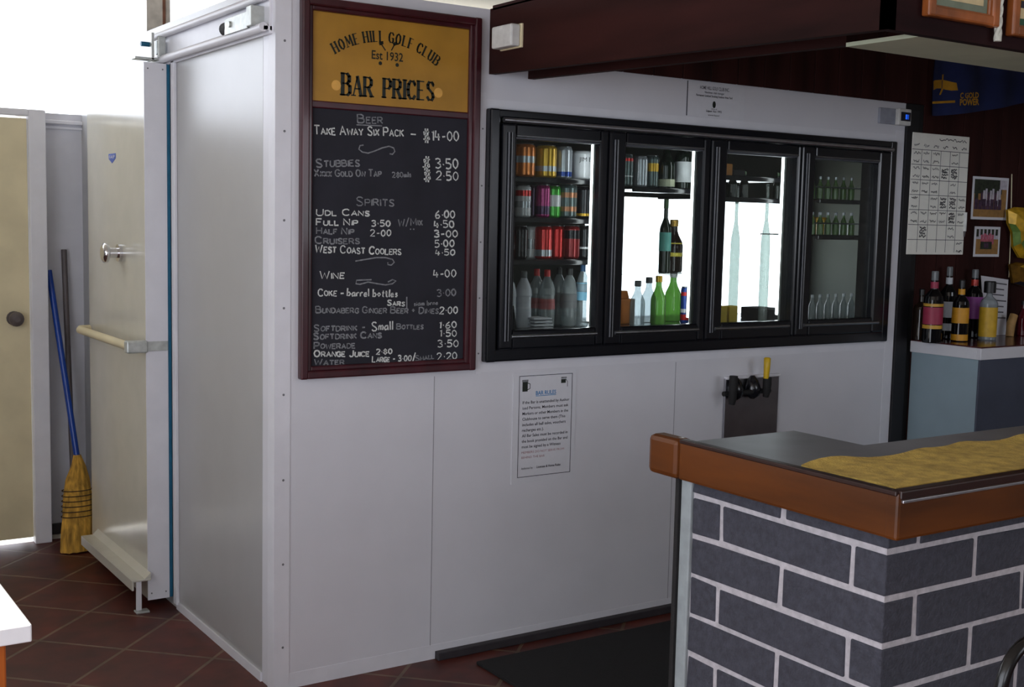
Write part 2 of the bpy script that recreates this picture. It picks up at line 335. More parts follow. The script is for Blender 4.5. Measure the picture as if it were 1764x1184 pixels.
# left wall: long window, and an unseen opening added for sun on the table
def wall_x(name, x, y0, y1, holes, m, t=.1):
    w = MB(); ys = y0
    for (a, b, z0, z1) in holes:
        w.box(x, x+t, ys, a, 0, ZC, m).box(x, x+t, a, b, 0, z0, m).box(x, x+t, a, b, z1, ZC, m); ys = b
    w.box(x, x+t, ys, y1, 0, ZC, m); return struct(name, w)
def wall_y(name, y, x0, x1, holes, m, t=.1):
    w = MB(); xs = x0
    for (a, b, z0, z1) in holes:
        w.box(xs, a, y, y+t, 0, ZC, m).box(a, b, y, y+t, 0, z0, m).box(a, b, y, y+t, z1, ZC, m); xs = b
    w.box(xs, x1, y, y+t, 0, ZC, m); return struct(name, w)
LWIN = (-5.0, -1.5, .3, 2.55); LWIN_SUN = (-1.3, -.15, 1.65, 2.32); RW1 = (-2.8, -.9, .9, 2.3); RW2 = (1.8, 4.4, 1.25, 2.55)
wall_x('wall_left', XL-.1, YR, YB, [LWIN, LWIN_SUN], M_roomw)
wall_y('wall_rear', YR-.1, XL, XR, [RW1, RW2], M_roomw)
wall_x('wall_right', XR, YR, YB, [], M_roomw)
portal('left_window_portal', (XL+.01, (LWIN[0]+LWIN[1])/2, (LWIN[2]+LWIN[3])/2), (LWIN[3]-LWIN[2], LWIN[1]-LWIN[0]), (0, math.radians(-90), 0))
for w_ in (RW1, RW2):
    portal('rear_window_portal', ((w_[0]+w_[1])/2, YR+.01, (w_[2]+w_[3])/2), (w_[1]-w_[0], w_[3]-w_[2]), (math.radians(90), 0, 0))
portal('clerestory_portal', ((XL+XR)/2, YB-.01, (CZ0+CZ1)/2), (XR-XL, CZ1-CZ0), (math.radians(-90), 0, 0))
portal('cooler_window_portal', ((wx0+wx1)/2, YB-.01, (wz0+wz1)/2), (wx1-wx0, wz1-wz0), (math.radians(-90), 0, 0))
def win_frame_x(name, x, h, n=2):
    y0, y1, z0, z1 = h; w = MB(); t = .05
    w.box(x-.06, x-.01, y0, y1, z0, z0+t, M_trim).box(x-.06, x-.01, y0, y1, z1-t, z1, M_trim)
    for i in range(n+1):
        yy = y0+t/2+(y1-y0-t)*i/n; w.box(x-.06, x-.01, yy-t/2, yy+t/2, z0, z1, M_trim)
    struct(name, w)
def win_frame_y(name, y, h, n, t=.05, m=M_trim):
    x0, x1, z0, z1 = h; w = MB()
    w.box(x0, x1, y, y+.05, z0, z0+t, m).box(x0, x1, y, y+.05, z1-t, z1, m)
    for i in range(n+1):
        xx = x0+t/2+(x1-x0-t)*i/n; w.box(xx-t/2, xx+t/2, y, y+.05, z0, z1, m)
    struct(name, w)
win_frame_x('window_1', XL, LWIN); win_frame_x('added_sun_window', XL, (LWIN_SUN[0]-.05, LWIN_SUN[1]+.05, LWIN_SUN[2]-.05, LWIN_SUN[3]+.05), 1)  # second frame edges the opening added so sun strikes the table
win_frame_y('window_2', YR-.07, RW1, 3); win_frame_y('window_3', YR-.07, RW2, 2)
# clerestory mullion (the one seen above the sliding track is timber-edged)
M_mull = mat('weathered_window_timber', (196, 190, 186), .7, 0, .1, 20); M_mulb = mat('mullion_brown_edge', (120, 78, 62), .7, 0, .15, 20)
cl = MB()
for xm in (-2.2, .365, 2.9, 5.4):
    cl.box(xm-.055, xm+.02, YB+.02, YB+.09, CZ0, CZ1, M_mull).box(xm+.02, xm+.035, YB+.02, YB+.09, CZ0, CZ1, M_mulb).box(xm+.035, xm+.06, YB+.03, YB+.09, CZ0, CZ1, M_mull)
struct('window_4', cl)
# door frame jambs and head, and the recessed wall panel beads
tr = MB().box(-.262, -.19, YB-.15, YB+.1, 0, 1.945, M_trim, .004).box(DX0-.07, DX0, YB-.15, YB+.1, 0, 1.945, M_trim, .004).box(DX0, -.262, YB-.15, YB+.1, DZ+.01, 1.945, M_trim, .004)
struct('trim_1', tr)
tr = MB().box(-.19, .02, YB-.022, YB, 1.897, 1.914, M_trim, .003).box(-.19, .02, YB-.01, YB, 1.875, 1.888, M_trim, .003)
struct('trim_2', tr)
struct('baseboard_back', MB().box(-.19, .0, YB-.015, YB, 0, .05, M_skirt, .002))
# coolroom shell
CT = 2.205; FX0, FX1, FZ0, FZ1 = .762, 2.80, 1.03, 1.87
cf = MB().box(.0005, FX0, 0, .1, 0, CT, M_panel).box(FX0, FX1, 0, .1, 0, FZ0, M_panel).box(FX0, FX1, 0, .1, FZ1, CT, M_panel).box(FX1, 2.888, 0, .1, 0, CT, M_panel)
# flashing strips, a shade proud of the sheet: corner, foot, around the cooler
cf.box(-.002, .05, -.0025, -.0005, 0, CT, M_trim).box(.05, 1.75, -.0015, 0, 0, .05, M_trim)
cf.box(FX0-.035, FX0-.012, -.0015, 0, .98, 1.93, M_trim).box(FX0-.034, 2.83, -.0011, 0, .985, 1.012, M_trim).box(2.83, 2.886, -.0015, 0, .55, 1.93, M_trim).box(FX0-.034, 2.83, -.0011, 0, 1.885, 1.91, M_trim)
cf.box(.566, .5685, -.0008, 0, .05, .98, mat('panel_joint', (150, 150, 156), .6)).box(1.63, 1.6325, -.0008, 0, 0, .98, mat('panel_joint', (150, 150, 156), .6))
for i in range(8): cf.tube((.028, -.0015, .14+i*.27), (.028, -.003, .14+i*.27), .004, M_screw, 8)
for i in range(5): cf.tube((FX0-.024, -.0015, 1.05+i*.19), (FX0-.024, -.003, 1.05+i*.19), .003, M_screw, 8)
struct('wall_front', cf)
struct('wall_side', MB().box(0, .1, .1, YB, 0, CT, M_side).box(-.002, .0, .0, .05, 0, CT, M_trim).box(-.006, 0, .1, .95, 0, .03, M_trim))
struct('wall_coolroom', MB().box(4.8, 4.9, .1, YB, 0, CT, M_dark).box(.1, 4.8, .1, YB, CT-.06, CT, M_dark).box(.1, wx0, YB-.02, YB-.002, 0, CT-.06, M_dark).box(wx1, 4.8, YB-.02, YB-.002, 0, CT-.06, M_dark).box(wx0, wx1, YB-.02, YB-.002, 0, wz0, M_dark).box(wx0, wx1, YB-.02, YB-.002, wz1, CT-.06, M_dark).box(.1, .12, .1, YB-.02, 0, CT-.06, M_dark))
# bar wall of dark vertical boards, above and to the right of the white panel
bb = MB(); x = .905
while x < XR:
    x2 = min(x+.14, XR)
    bb.box(x+.002, x2-.002, -.014 if x < 2.88 else -.006, -.002 if x < 2.88 else .05, 2.047 if x < 2.88 else 0, ZC, M_brown, .003); x = x2
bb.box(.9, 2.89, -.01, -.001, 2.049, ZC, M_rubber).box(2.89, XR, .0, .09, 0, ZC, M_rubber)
struct('wall_bar', bb)
struct('trim_3', MB().box(2.888, 2.965, -.012, 0, 0, 2.02, mat('black_strip', (14, 13, 18), .6), .002))  # plain black strip at the end of the white panel
struct('baseboard_bar', MB().box(.585, 2.89, -.03, -.0015, 0, .028, M_skirt, .003))
# ================================================================== YELLOW DOOR
d = MB().box(DX0+.004, -.266, 2.17, 2.21, .03, DZ, M_cream, .003)
door = struct('door_1', d); LOC[door.name] = Vector((0, 0, 0))
k = at(28, 550, 1, 2.12)
kb = MB().tube((k.x, 2.17, k.z), (k.x, 2.16, k.z), .032, M_ghand).tube((k.x, 2.16, k.z), (k.x, 2.13, k.z), .012, M_ghand)
kb.path([(k.x, 2.135, k.z), (k.x, 2.128, k.z), (k.x, 2.115, k.z), (k.x, 2.1, k.z), (k.x, 2.092, k.z)], [.015, .028, .033, .028, .012], M_ghand, 16)
obj('door_knob', kb, door, 'dark metal door knob')
# ================================================================== SLIDING COOLROOM DOOR
sd = thing('sliding_door', (-.05, 1.4, 0), 'thick white sliding coolroom door with chrome knob, left of the menu wall', 'door')
Y0, Y1, XO = 1.0, 1.82, -.097
obj('door_panel', MB().box(XO, -.015, Y0+.004, Y1, .034, 2.052, M_doorp, .004), sd)
st = MB().box(XO-.002, -.016, Y0, Y0+.004, .034, 2.052, M_trim)
for zz in (.06, 2.03): 
    for xx in (-.085, -.03): st.tube((xx, Y0, zz), (xx, Y0-.002, zz), .003, M_screw, 8)
obj('edge_strip', st, sd)
obj('gasket', MB().box(-.015, -.002, Y0+.002, Y1, .034, 2.052, M_blue, .002), sd, 'blue rubber gasket')
hr = MB(); hz = 1.008; hx = -.155
hr.path([(hx, 1.02, hz), (hx, 1.3, hz), (hx, 1.74, hz), (hx+.01, 1.775, hz), (hx+.05, 1.785, hz)], .0165, M_cream, 14)
h_ = obj('push_rail', hr, sd, 'cream tubular push rail')
obj('rail_bracket', MB().box(hx-.018, XO+.004, .99, 1.03, hz-.024, hz+.022, M_galv, .006).box(hx+.0, -.018, Y0-.004, Y0-.001, hz-.018, hz+.018, M_galv, .001), h_)
kd = at(193, 436, 0, -.13)
kn = MB().tube((XO, kd.y, kd.z), (XO-.012, kd.y, kd.z), .034, M_chrome, 20).tube((XO-.01, kd.y, kd.z), (XO-.045, kd.y, kd.z), .02, M_chrome, 20)
kn.path([(XO-.045, kd.y, kd.z), (XO-.05, kd.y, kd.z), (XO-.065, kd.y, kd.z), (XO-.072, kd.y, kd.z)], [.024, .037, .038, .028], M_chrome, 20)
obj('release_knob', kn, sd, 'chrome push knob')
kl = MB().box(-.165, XO+.002, .97, 1.72, .12, .128, M_doorp, .002).box(-.168, -.16, .97, 1.72, .088, .128, M_doorp, .002)
kl.prism([(XO, .128), (XO, .15), (XO-.022, .128)], 1, .971, 1.72, M_doorp)
kk = obj('kick_ledge', kl, sd)
obj('floor_guide', MB().box(-.15, -.13, .975, .985, .008, .12, M_trim, .002).box(-.155, -.105, .955, .995, .0, .008, M_galv, .002), kk)
sk = at(193, 271, 0, XO-.001)
sp = MB(); hs, ws = .024, .05
sp.prism([(sk.y-ws, sk.z+hs*.6), (sk.y+ws, sk.z+hs*.6), (sk.y+ws, sk.z-hs*.2), (sk.y, sk.z-hs), (sk.y-ws, sk.z-hs*.2)], 0, XO-.0012, XO-.0004, mat('sticker_blue', (70, 96, 180), .5))
printed(sp, 'FAIP', Vector((XO-.0012, sk.y+.04, sk.z-.005)), -Y3, Z3, .013, M_paper, .08)
obj('sticker', sp, sd, 'small blue shield sticker')
# frame strip of the doorway, on the coolroom side
struct('trim_4', MB().box(-.012, 0, .93, .965, .02, 2.06, M_trim, .002))
# ---- overhead track
tk = thing('sliding_door_track', (-.03, 1.0, 2.05), 'white overhead sliding track along the top of the coolroom side wall', 'track')
YE = 1.12; Ys = .02
obj('back_plate', MB().box(-.012, 0, Ys, YE, 2.05, 2.17, M_trim, .002), tk)
obj('lower_rail', MB().tube((-.03, Ys, 2.068), (-.03, YE, 2.068), .014, M_trim).box(-.03, -.004, Ys, YE, 2.06, 2.072, M_trim), tk)
obj('upper_rail', MB().tube((-.026, Ys, 2.158), (-.026, YE, 2.158), .012, M_trim).box(-.028, -.004, Ys, YE, 2.162, 2.172, M_trim), tk)
es = MB().box(-.05, -.044, .1, .3, 2.072, 2.122, M_galv, .001).box(-.05, -.01, .1, .106, 2.072, 2.122, M_galv, .001).box(-.055, -.01, .06, .1, 2.075, 2.135, M_galv, .002).tube((-.05, .25, 2.1), (-.056, .25, 2.1), .01, M_galv, 10)
es.tube((-.03, .3, 2.097), (-.03, .345, 2.097), .022, M_rubber, 16)
obj('end_stop', es, tk, 'galvanised end stop with black buffer')
hb = MB().box(-.07, -.06, 1.0, 1.06, 2.06, 2.16, M_galv, .001).box(-.05, -.02, .99, 1.0, 2.07, 2.15, M_galv, .004).tube((-.1, 1.03, 2.12), (-.06, 1.03, 2.12), .009, M_blue, 10).box(-.13, -.02, 1.0, 1.05, 2.062, 2.07, M_galv, .001)
hb.tube((-.045, 1.03, 2.11), (-.02, 1.03, 2.11), .026, M_galv, 16)
obj('hanger', hb, tk, 'galvanised door hanger with bolt')
# ================================================================== MENU BOARD
bd = thing('menu_board', (.39, 0, .997), 'tall framed bar price board, gold sign over chalked blackboard', 'sign')
BX0, BX1, BZ0, BZ1 = .074, .712, .997, 2.168
fr = MB()
def profile_frame(mb, x0, x1, z0, z1, w, y, m, d=.028):
    mb.box(x0, x0+w, y-d, y, z0, z1, m, .005).box(x1-w, x1, y-d, y, z0, z1, m, .005).box(x0+w*.8, x1-w*.8, y-d+.0008, y-.0008, z0+.0008, z0+w, m, .005).box(x0+w*.8, x1-w*.8, y-d+.0008, y-.0008, z1-w, z1-.0008, m, .005)
profile_frame(fr, BX0, BX1, BZ0, BZ1, .026, -.001, M_maroon, .03)
profile_frame(fr, BX0+.022, BX1-.022, BZ0+.022, BZ1-.022, .018, -.001, M_maroon, .02)
fr.box(BX0+.03, BX1-.03, -.014, -.001, 1.836, 1.859, M_maroon, .004)
obj('frame', fr, bd, 'maroon varnished frame')
obj('gold_panel', MB().box(BX0+.036, BX1-.036, -.01, -.001, 1.855, BZ1-.036, M_gold), bd, 'gold painted upper panel')
obj('blackboard', MB().box(BX0+.036, BX1-.036, -.009, -.001, BZ0+.036, 1.84, M_chalkb), bd, 'dark slate lower panel')
yb = -.0102; N0 = Vector((0, -1, 0))
def bp(px, py): return at(px, py, 1, -.0102)
# arc of the club name
le = MB(); a, b, c = bp(577, 82), bp(668, 64), bp(752, 104)
a, b, c = [Vector((p.x, p.z)) for p in (a, b, c)]
def circ(a, b, c):
    A = b-a; B = c-a; D = 2*(A.x*B.y-A.y*B.x); ux = (B.y*A.length_squared-A.y*B.length_squared)/D; uy = (A.x*B.length_squared-B.x*A.length_squared)/D
    return Vector((a.x+ux, a.y+uy)), Vector((ux, uy)).length
ctr, rad = circ(a, b, c)
txt = 'HOME HILL GOLF CLUB'; hh = .032; adv = []
for ch in txt: adv.append((.42 if ch == ' ' else gw(ch)+.36))
t0 = math.atan2(a.y-ctr.y, a.x-ctr.x); t1 = math.atan2(c.y-ctr.y, c.x-ctr.x); tot = sum(adv); pos = 0
for ch, ad in zip(txt, adv):
    t = t0+(t1-t0)*((pos+ad/2)-adv[0]/2)/(tot-adv[0]/2-adv[-1]/2); pos += ad
    if ch == ' ': continue
    rv = Vector((math.cos(t), 0, math.sin(t))); tv = Vector((math.sin(t), 0, -math.cos(t)))
    kx = (abs(t1-t0)*rad/tot)/hh
    O = Vector((ctr.x, yb, ctr.y))+rv*(rad-hh/2)-tv*(gw(ch)*hh*kx/2)
    serif(le, ch, O, tv, rv, hh, M_ink, kx)
obj('club_name', le, bd, 'black arched lettering HOME HILL GOLF CLUB')
em = MB()
for (q0, q1) in (((656, 75), (664, 87)), ((680, 76), (674, 87))):
    p, q = bp(*q0), bp(*q1); O = Vector((0, yb, 0))
    em.ribbon([(p.x, p.z), (q.x, q.z)], .004, M_ink, O, X3, Z3); em.ribbon([(p.x-.006, p.z-.002), (p.x+.008, p.z+.004)], .01, M_ink, O, X3, Z3)
obj('crossed_clubs', em, bd)
for q in ((655, 109), (684, 112)):
    p = bp(*q); obj('golf_ball_mark', MB().tube((p.x, yb, p.z), (p.x, yb-.001, p.z), .006, M_ink, 10), bd)
em = MB(); p, q = bp(640, 101), bp(694, 104); printed(em, 'Est 1932', Vector((p.x, yb-.0008, p.z)), X3, Z3, .027, M_ink, q.x-p.x, bold=.012)
obj('founding_date', em, bd, 'small black lettering Est 1932')
for q in ((579, 147), (755, 160)):
    p = bp(*q); obj('screw_plug', MB().tube((p.x, yb+.0005, p.z), (p.x, yb-.001, p.z), .016, M_goldl, 16), bd, 'pale gold screw plug')
bt = MB(); p, q = bp(590, 163), bp(746, 173); s_ = 'BAR PRICES'; hh = .058
tw = sum((.75 if ch == ' ' else gw(ch)+.3) for ch in s_)-.3; kx = (q.x-p.x)/tw/hh; x = p.x
for i, ch in enumerate(s_):
    if ch == ' ': x += .75*hh*kx; continue
    zz = p.z+(q.z-p.z)*(x-p.x)/(q.x-p.x); H_ = hh*(1.12 if ch == 'B' and i == 0 else 1)
    serif(bt, ch, Vector((x, yb, zz)), X3, Z3, H_, M_ink, kx*hh/H_); x += (gw(ch)+.3)*hh*kx
obj('bar_prices_title', bt, bd, 'black serif title BAR PRICES')
yb2 = -.0092
def chalk(s, x0, y0, x1, y1, hpx=12, m=None, w=.0044):
    m = m or M_chalk; p, q = at(x0, y0, 1, yb2), at(x1, y1, 1, yb2); t = at(x0, y0-hpx, 1, yb2)
    O = Vector((p.x, yb2, p.z)); d = (Vector((q.x, 0, q.z))-Vector((p.x, 0, p.z))); L_ = d.length; R = d/L_
    ck = MB(); hand(ck, s, O, R, Vector((-R.z, 0, R.x)), (t.z-p.z), L_, m, w); obj('chalk_price' if s[0] in '$0123456789' else 'chalk_words', ck, bd)
D_ = M_chalkd
chalk('Beer', 616, 211, 658, 213, 14, D_); chalk('_', 614, 214, 658, 216, 8, D_)
chalk('Take Away Six Pack', 541, 231, 694, 235, 15); chalk('-', 706, 236, 716, 237, 12)
chalk('$14-00', 729, 242, 790, 243, 17, w=.005)
chalk('Stubbies', 545, 288, 618, 286, 14, D_); chalk('$ 3.50', 728, 290, 789, 291, 17, w=.005)
chalk('XXXX Gold On Tap', 542, 304, 656, 304, 12, D_); chalk('~280mls', 676, 306, 708, 305, 9, D_, .004); chalk('$ 2.50', 730, 310, 789, 311, 15, w=.0048)
chalk('Spirits', 614, 354, 677, 355, 15, D_)
chalk("UDL Cans", 545, 371, 635, 372, 11); chalk('6.00', 750, 376, 783, 376, 13, w=.005)
chalk('Full Nip', 545, 388, 615, 388, 11); chalk('3.50', 640, 390, 672, 390, 10); chalk('W/Mix', 686, 390, 727, 388, 12, D_, .004); chalk('4.50', 748, 393, 782, 392, 12, w=.005)
chalk('Half Nip', 545, 403, 608, 404, 11, D_); chalk('2-00', 638, 407, 673, 407, 11); chalk('"', 705, 404, 712, 404, 10, D_); chalk('3-00', 748, 409, 788, 409, 12, w=.005)
chalk('Cruisers', 543, 420, 618, 420, 12, D_); chalk('5.00', 749, 426, 782, 425, 12)
chalk('West Coast Coolers', 543, 435, 690, 439, 13); chalk('4.50', 750, 440, 783, 440, 10)
chalk('Wine', 551, 480, 592, 480, 13); chalk('4-00', 747, 478, 785, 477, 13)
chalk('Coke', 548, 510, 579, 510, 12); chalk('-', 586, 511, 592, 511, 12); chalk('~barrel bottles', 598, 510, 684, 512, 13); chalk('3.00', 753, 511, 785, 510, 12, D_)
chalk('Sars', 667, 526, 696, 527, 9); chalk('/', 700, 530, 707, 526, 14, D_); chalk('~siam brne', 713, 527, 754, 525, 8, D_, .0035)
chalk('Bundaberg Ginger Beer + Dimes', 544, 539, 754, 540, 11, D_, .0045); chalk('2.00', 757, 541, 788, 540, 12)
chalk('Softdrink -', 541, 571, 628, 569, 11, D_, .0045); chalk('~Small', 641, 570, 676, 568, 15); chalk('Bottles', 683, 567, 728, 567, 9, D_, .004); chalk('1.60', 756, 566, 786, 565, 11)
chalk('Softdrink Cans', 540, 585, 656, 582, 11, D_, .0048); chalk('1.50', 757, 580, 786, 580, 11)
chalk('Powerade', 541, 601, 611, 600, 11, D_); chalk('3.50', 754, 598, 789, 598, 12)
chalk('Orange Juice', 541, 615, 635, 614, 11); chalk('2.80', 648, 611, 675, 610, 9)
chalk('Water', 541, 629, 592, 628, 10, D_); chalk('Large - 3.00', 641, 624, 708, 622, 10); chalk('/', 709, 627, 716, 626, 16); chalk('Small', 716, 622, 747, 618, 9, D_, .004); chalk('2.20', 753, 621, 787, 618, 12)
def scroll(pts, m=D_):
    P = [at(x, y, 1, yb2) for x, y in pts]; obj('chalk_flourish', MB().ribbon([(p.x, p.z) for p in P], .0042, m, Vector((0, yb2, 0)), X3, Z3), bd)
scroll([(626, 250), (620, 251), (618, 257), (624, 262), (634, 264), (646, 260), (658, 255), (670, 252), (678, 255), (680, 261), (676, 266), (671, 265)])
scroll([(612, 450), (630, 447), (648, 444), (664, 444), (676, 447), (679, 452), (674, 457), (668, 456), (668, 452)])
scroll([(640, 482), (614, 483), (613, 489), (620, 490), (634, 486), (650, 489), (664, 491), (676, 489), (682, 484), (676, 482), (668, 486)])
# ================================================================== DISPLAY COOLER
fg = thing('display_cooler', (1.78, .1, 1.03), 'black framed four door glass display cooler set in the white wall', 'fridge')
OX0, OX1, OZ0, OZ1 = .752, 2.812, 1.020, 1.879
f = MB(); w = .04
f.box(OX0, OX0+w, -.03, .02, OZ0, OZ1, M_black, .006).box(OX1-w, OX1, -.03, .02, OZ0, OZ1, M_black, .006).box(OX0+.01, OX1-.01, -.029, .019, OZ0+.001, OZ0+.045, M_black, .006).box(OX0+.01, OX1-.01, -.029, .019, OZ1-.03, OZ1-.001, M_black, .006)
f.box(OX0+w, OX0+w+.03, .02, .1, OZ0, OZ1, M_black).box(OX1-w-.03, OX1-w, .02, .1, OZ0, OZ1, M_black)
obj('surround', f, fg)
rl = MB().tube((.80, -.036, 1.842), (2.775, -.036, 1.842), .0085, M_alum, 14)
obj('top_rail', rl, fg, 'bright metal rail above the doors')
DR = [(.800, 1.250), (1.254, 1.740), (1.744, 2.230), (2.234, 2.772)]
GX = [(.856, 1.215), (1.332, 1.705), (1.828, 2.212), (2.312, 2.70)]
M_inn = mat('grey_seal_and_highlight', (74, 76, 82), .35)
for i, ((x0, x1), (g0, g1)) in enumerate(zip(DR, GX)):
    z0, z1 = 1.062, 1.832; gz0, gz1 = 1.128, 1.788; yf, yk = -.034, .006
    d = MB().box(x0, g0, yf, yk, z0, z1, M_black, .008).box(g1, x1, yf, yk, z0, z1, M_black, .008).box(g0+.0005, g1-.0005, yf+.001, yk-.001, z0, gz0, M_black, .006).box(g0+.0005, g1-.0005, yf+.001, yk-.001, gz1, z1, M_black, .006)
    d.box(g0-.004, g0+.006, yf+.012, yk, gz0, gz1, M_inn, .002).box(g0, g1, yf+.006, yk, gz1-.006, gz1+.004, M_inn, .002)
    d.tube((x0+.05, yf+.002, gz0-.022), (x1-.03, yf+.002, gz0-.022), .007, M_steel, 10).tube((g0, yf+.004, gz1+.004), (g1, yf+.004, gz1+.004), .0045, M_steel, 8)
    do = obj('glass_door', d, fg)
    obj('highlight_strip', MB().tube((x0+.022, yf-.004, z0+.03), (x0+.022, yf-.004, z1-.03), .004, M_inn, 10).tube((x0+.036, yf-.002, z0+.03), (x0+.036, yf-.002, z1-.03), .005, M_black, 10), do)  # grey rod stands in for the highlight line along each stile
    obj('pane', MB().box(g0-.005, g1+.005, -.006, -.002, gz0-.005, gz1+.005, M_glass), do, 'clear glass pane')
# mullions behind the doors, each with a lit strip on its back
M_tube = mat('lit_tube', (235, 240, 245), .4, emit=8)
for x in (1.27, 1.762, 2.252):
    mu = obj('mullion', MB().box(x+.002, x+.03, .03, .075, OZ0, OZ1, M_black, .004), fg)
    obj('lamp_strip', MB().box(x, x+.014, .081, .099, 1.14, 1.79, M_tube, .003).box(x-.001, x+.02, .0755, .081, 1.12, 1.81, M_white), mu, 'white lit strip')
def wire_shelf(x0, x1, z, lab, m=M_black, solid=True):
    s = MB().box(x0, x1, .125, .145, z-.02, z-.002, m, .003)
    if solid: s.box(x0, x1, .145, .5, z-.01, z, m)
    else:
        s.tube((x0, .15, z+.05), (x1, .15, z+.05), .003, M_steel, 8)
        for k in range(9): s.tube((x0+.01, .16+k*.04, z-.003), (x1-.01, .16+k*.04, z-.003), .003, m, 6)
    obj('cooler_shelf', s, label=lab, cat='shelf', group='shelves inside the cooler')
S1 = (1.664, 1.519, 1.367, 1.11)
for z, l in zip(S1, ('top', 'second', 'third', 'bottom')): wire_shelf(.80, 1.43, z, 'dark %s shelf behind the leftmost cooler door' % l)
S2 = (1.646, 1.311, 1.106)
wire_shelf(1.505, 1.93, S2[0], 'dark upper shelf behind the second cooler door'); wire_shelf(1.505, 2.9, S2[2], 'long dark bottom shelf behind the three right cooler doors')
obj('cooler_shelf', MB().box(1.505, 1.93, .14, .5, S2[1]-.006, S2[1], M_glass), label='clear glass shelf in the middle of the second cooler door', cat='shelf', group='shelves inside the cooler')
wire_shelf(1.935, 2.44, 1.621, 'lower of two dark shelves high in the third cooler door'); wire_shelf(1.935, 2.44, 1.708, 'higher of two dark shelves in the third cooler door')
S4 = (1.63, 1.475, 1.118)
for z, l in zip(S4[:2], ('upper', 'middle')): wire_shelf(2.52, 2.95, z, '%s wire rack behind the right cooler door' % l, solid=False)
# ------------------------------------------------------------------ drinks
YI = .2
def place(xc, wpx, top, base, zs, y=YI):
    a = at(xc-wpx/2, (top+base)/2, 1, y); b = at(xc+wpx/2, (top+base)/2, 1, y); t = at(xc, top, 1, y); bs = at(xc, base, 1, y)
    dv = (a+b)/2-CP; dep = dv.dot(fw); ca = dep/dv.length
    return Vector(((a.x+b.x)/2, y, zs)), wpx/2*dep*ca/F*1.02, max(.03, t.z-bs.z)
def can(spec, zs, body, label, bands=(), text=None, grp=None, y=YI, name='drink_can', lidm=None):
    c, r, h = place(*spec, zs, y); r = min(r*1.06, h*.41)
    t = thing(name, c, label, 'can', grp)
    prof = [(r*.78, 0), (r*.95, h*.03), (r, h*.07)]
    cuts = sorted(bands); z = h*.07
    for (a, b, m) in cuts: prof += [(r, h*a, m), (r, h*b)]
    prof += [(r, h*.88), (r*.93, h*.94), (r*.8, h*.975)]
    obj('body', MB().lathe(c, prof, body, 24), t)
    l = MB().lathe(c, [(r*.8, h*.97), (r*.84, h*.985), (r*.82, h), (r*.76, h*.995), (r*.74, h*.97), (.001, h*.97)], lidm or M_steel, 20, False)
    obj('lid', l, t)
    if text:
        ang = text[3] if len(text) > 3 else 0
        mb = MB(); s, zz, hh = text[:3]
        tmp = MB(); printed(tmp, s, Vector((0, 0, 0)), X3, Z3, hh, text[4] if len(text) > 4 else M_ink, off=0, align='C')
        vs = []
        for v in tmp.v:
            th = math.radians(-90+ang)+v.x/r; vs.append(c+Vector((math.cos(th)*(r+.0008), math.sin(th)*(r+.0008), zz*h+v.z)))
        mb.add(vs, tmp.f, text[4] if len(text) > 4 else M_ink); obj('lettering', mb, t)
    return t, c, r, h
def bottle(spec, zs, body, label, capm, labm=None, lab=(.2, .5), shape='beer', grp=None, y=YI, name='glass_bottle', capz=.93, neckm=None, cat='bottle', capr=1.0, extra=()):
    c, r, h = place(*spec, zs, y)
    t = thing(name, c, label, cat, grp)
    P = {'beer': [(.9, 0), (1, .02), (1, .5), (.9, .58), (.55, .7), (.4, .78), (.36, .93), (.4, .95)],
         'wine': [(.92, 0), (1, .015), (1, .56), (.92, .62), (.6, .69), (.38, .74), (.34, .95), (.37, .97)],
         'pet': [(.86, 0), (.98, .03), (.98, .35), (.94, .38), (.94, .55), (1, .58), (.93, .68), (.7, .78), (.4, .87), (.34, .9), (.34, .93)],
         'spirit': [(.95, 0), (1, .015), (1, .6), (.94, .65), (.6, .71), (.36, .75), (.33, .85), (.33, .93)],
         'square': [(.95, 0), (1, .015), (1, .62), (.85, .68), (.4, .74), (.32, .78), (.32, .9)]}[shape]
    prof = [(q[0]*r, q[1]*h) for q in P]
    obj('body', MB().lathe(c, prof, body, 24), t)
    ce = P[-1][0]*r*capr
    obj('cap', MB().lathe(c, [(ce*1.05, capz*h-.06*h), (ce*1.12, capz*h-.055*h), (ce*1.12, h*.985), (ce*.95, h), (.001, h)], capm, 18), t)
    if labm is not None:
        zz = [lab[0]*h, lab[1]*h]
        def rr(z):
            for (r0_, z0_), (r1_, z1_) in zip(prof, prof[1:]):
                if z0_ <= z <= z1_: return r0_+(r1_-r0_)*(z-z0_)/max(1e-6, z1_-z0_)
            return r
        obj('label', MB().lathe(c, [(rr(zz[0])+.0008, zz[0]), (rr(zz[1])+.0008, zz[1])], labm, 24, False), t)
    if neckm is not None: obj('neck_label', MB().lathe(c, [(.345*r*1.12+.001, .76*h), (.345*r*1.12+.001, .85*h)], neckm, 18, False), t)
    for (a, b, m) in extra: obj('label', MB().lathe(c, [(r+.001, a*h), (r+.001, b*h)], m, 24, False), t)
    return t, c, r, h
c_or = cm('can_orange', (214, 120, 40)); c_ye = cm('can_gold', (206, 160, 30)); c_si = cm('can_silver', (176, 180, 186)); c_wh = cm('can_white', (222, 222, 226), .3, .1)
c_bl = cm('can_blue', (30, 66, 150)); c_gr = cm('can_green', (70, 170, 60)); c_dg = cm('can_dark_green', (40, 66, 30)); c_re = cm('can_red', (206, 30, 28)); c_dr = cm('can_dark_red', (130, 24, 28))
c_bk = cm('can_black', (18, 18, 24)); c_mg = cm('can_magenta', (160, 40, 110)); c_pu = cm('can_purple', (58, 26, 70)); c_gy = cm('can_grey', (84, 98, 98)); c_br = cm('can_copper', (176, 116, 80))
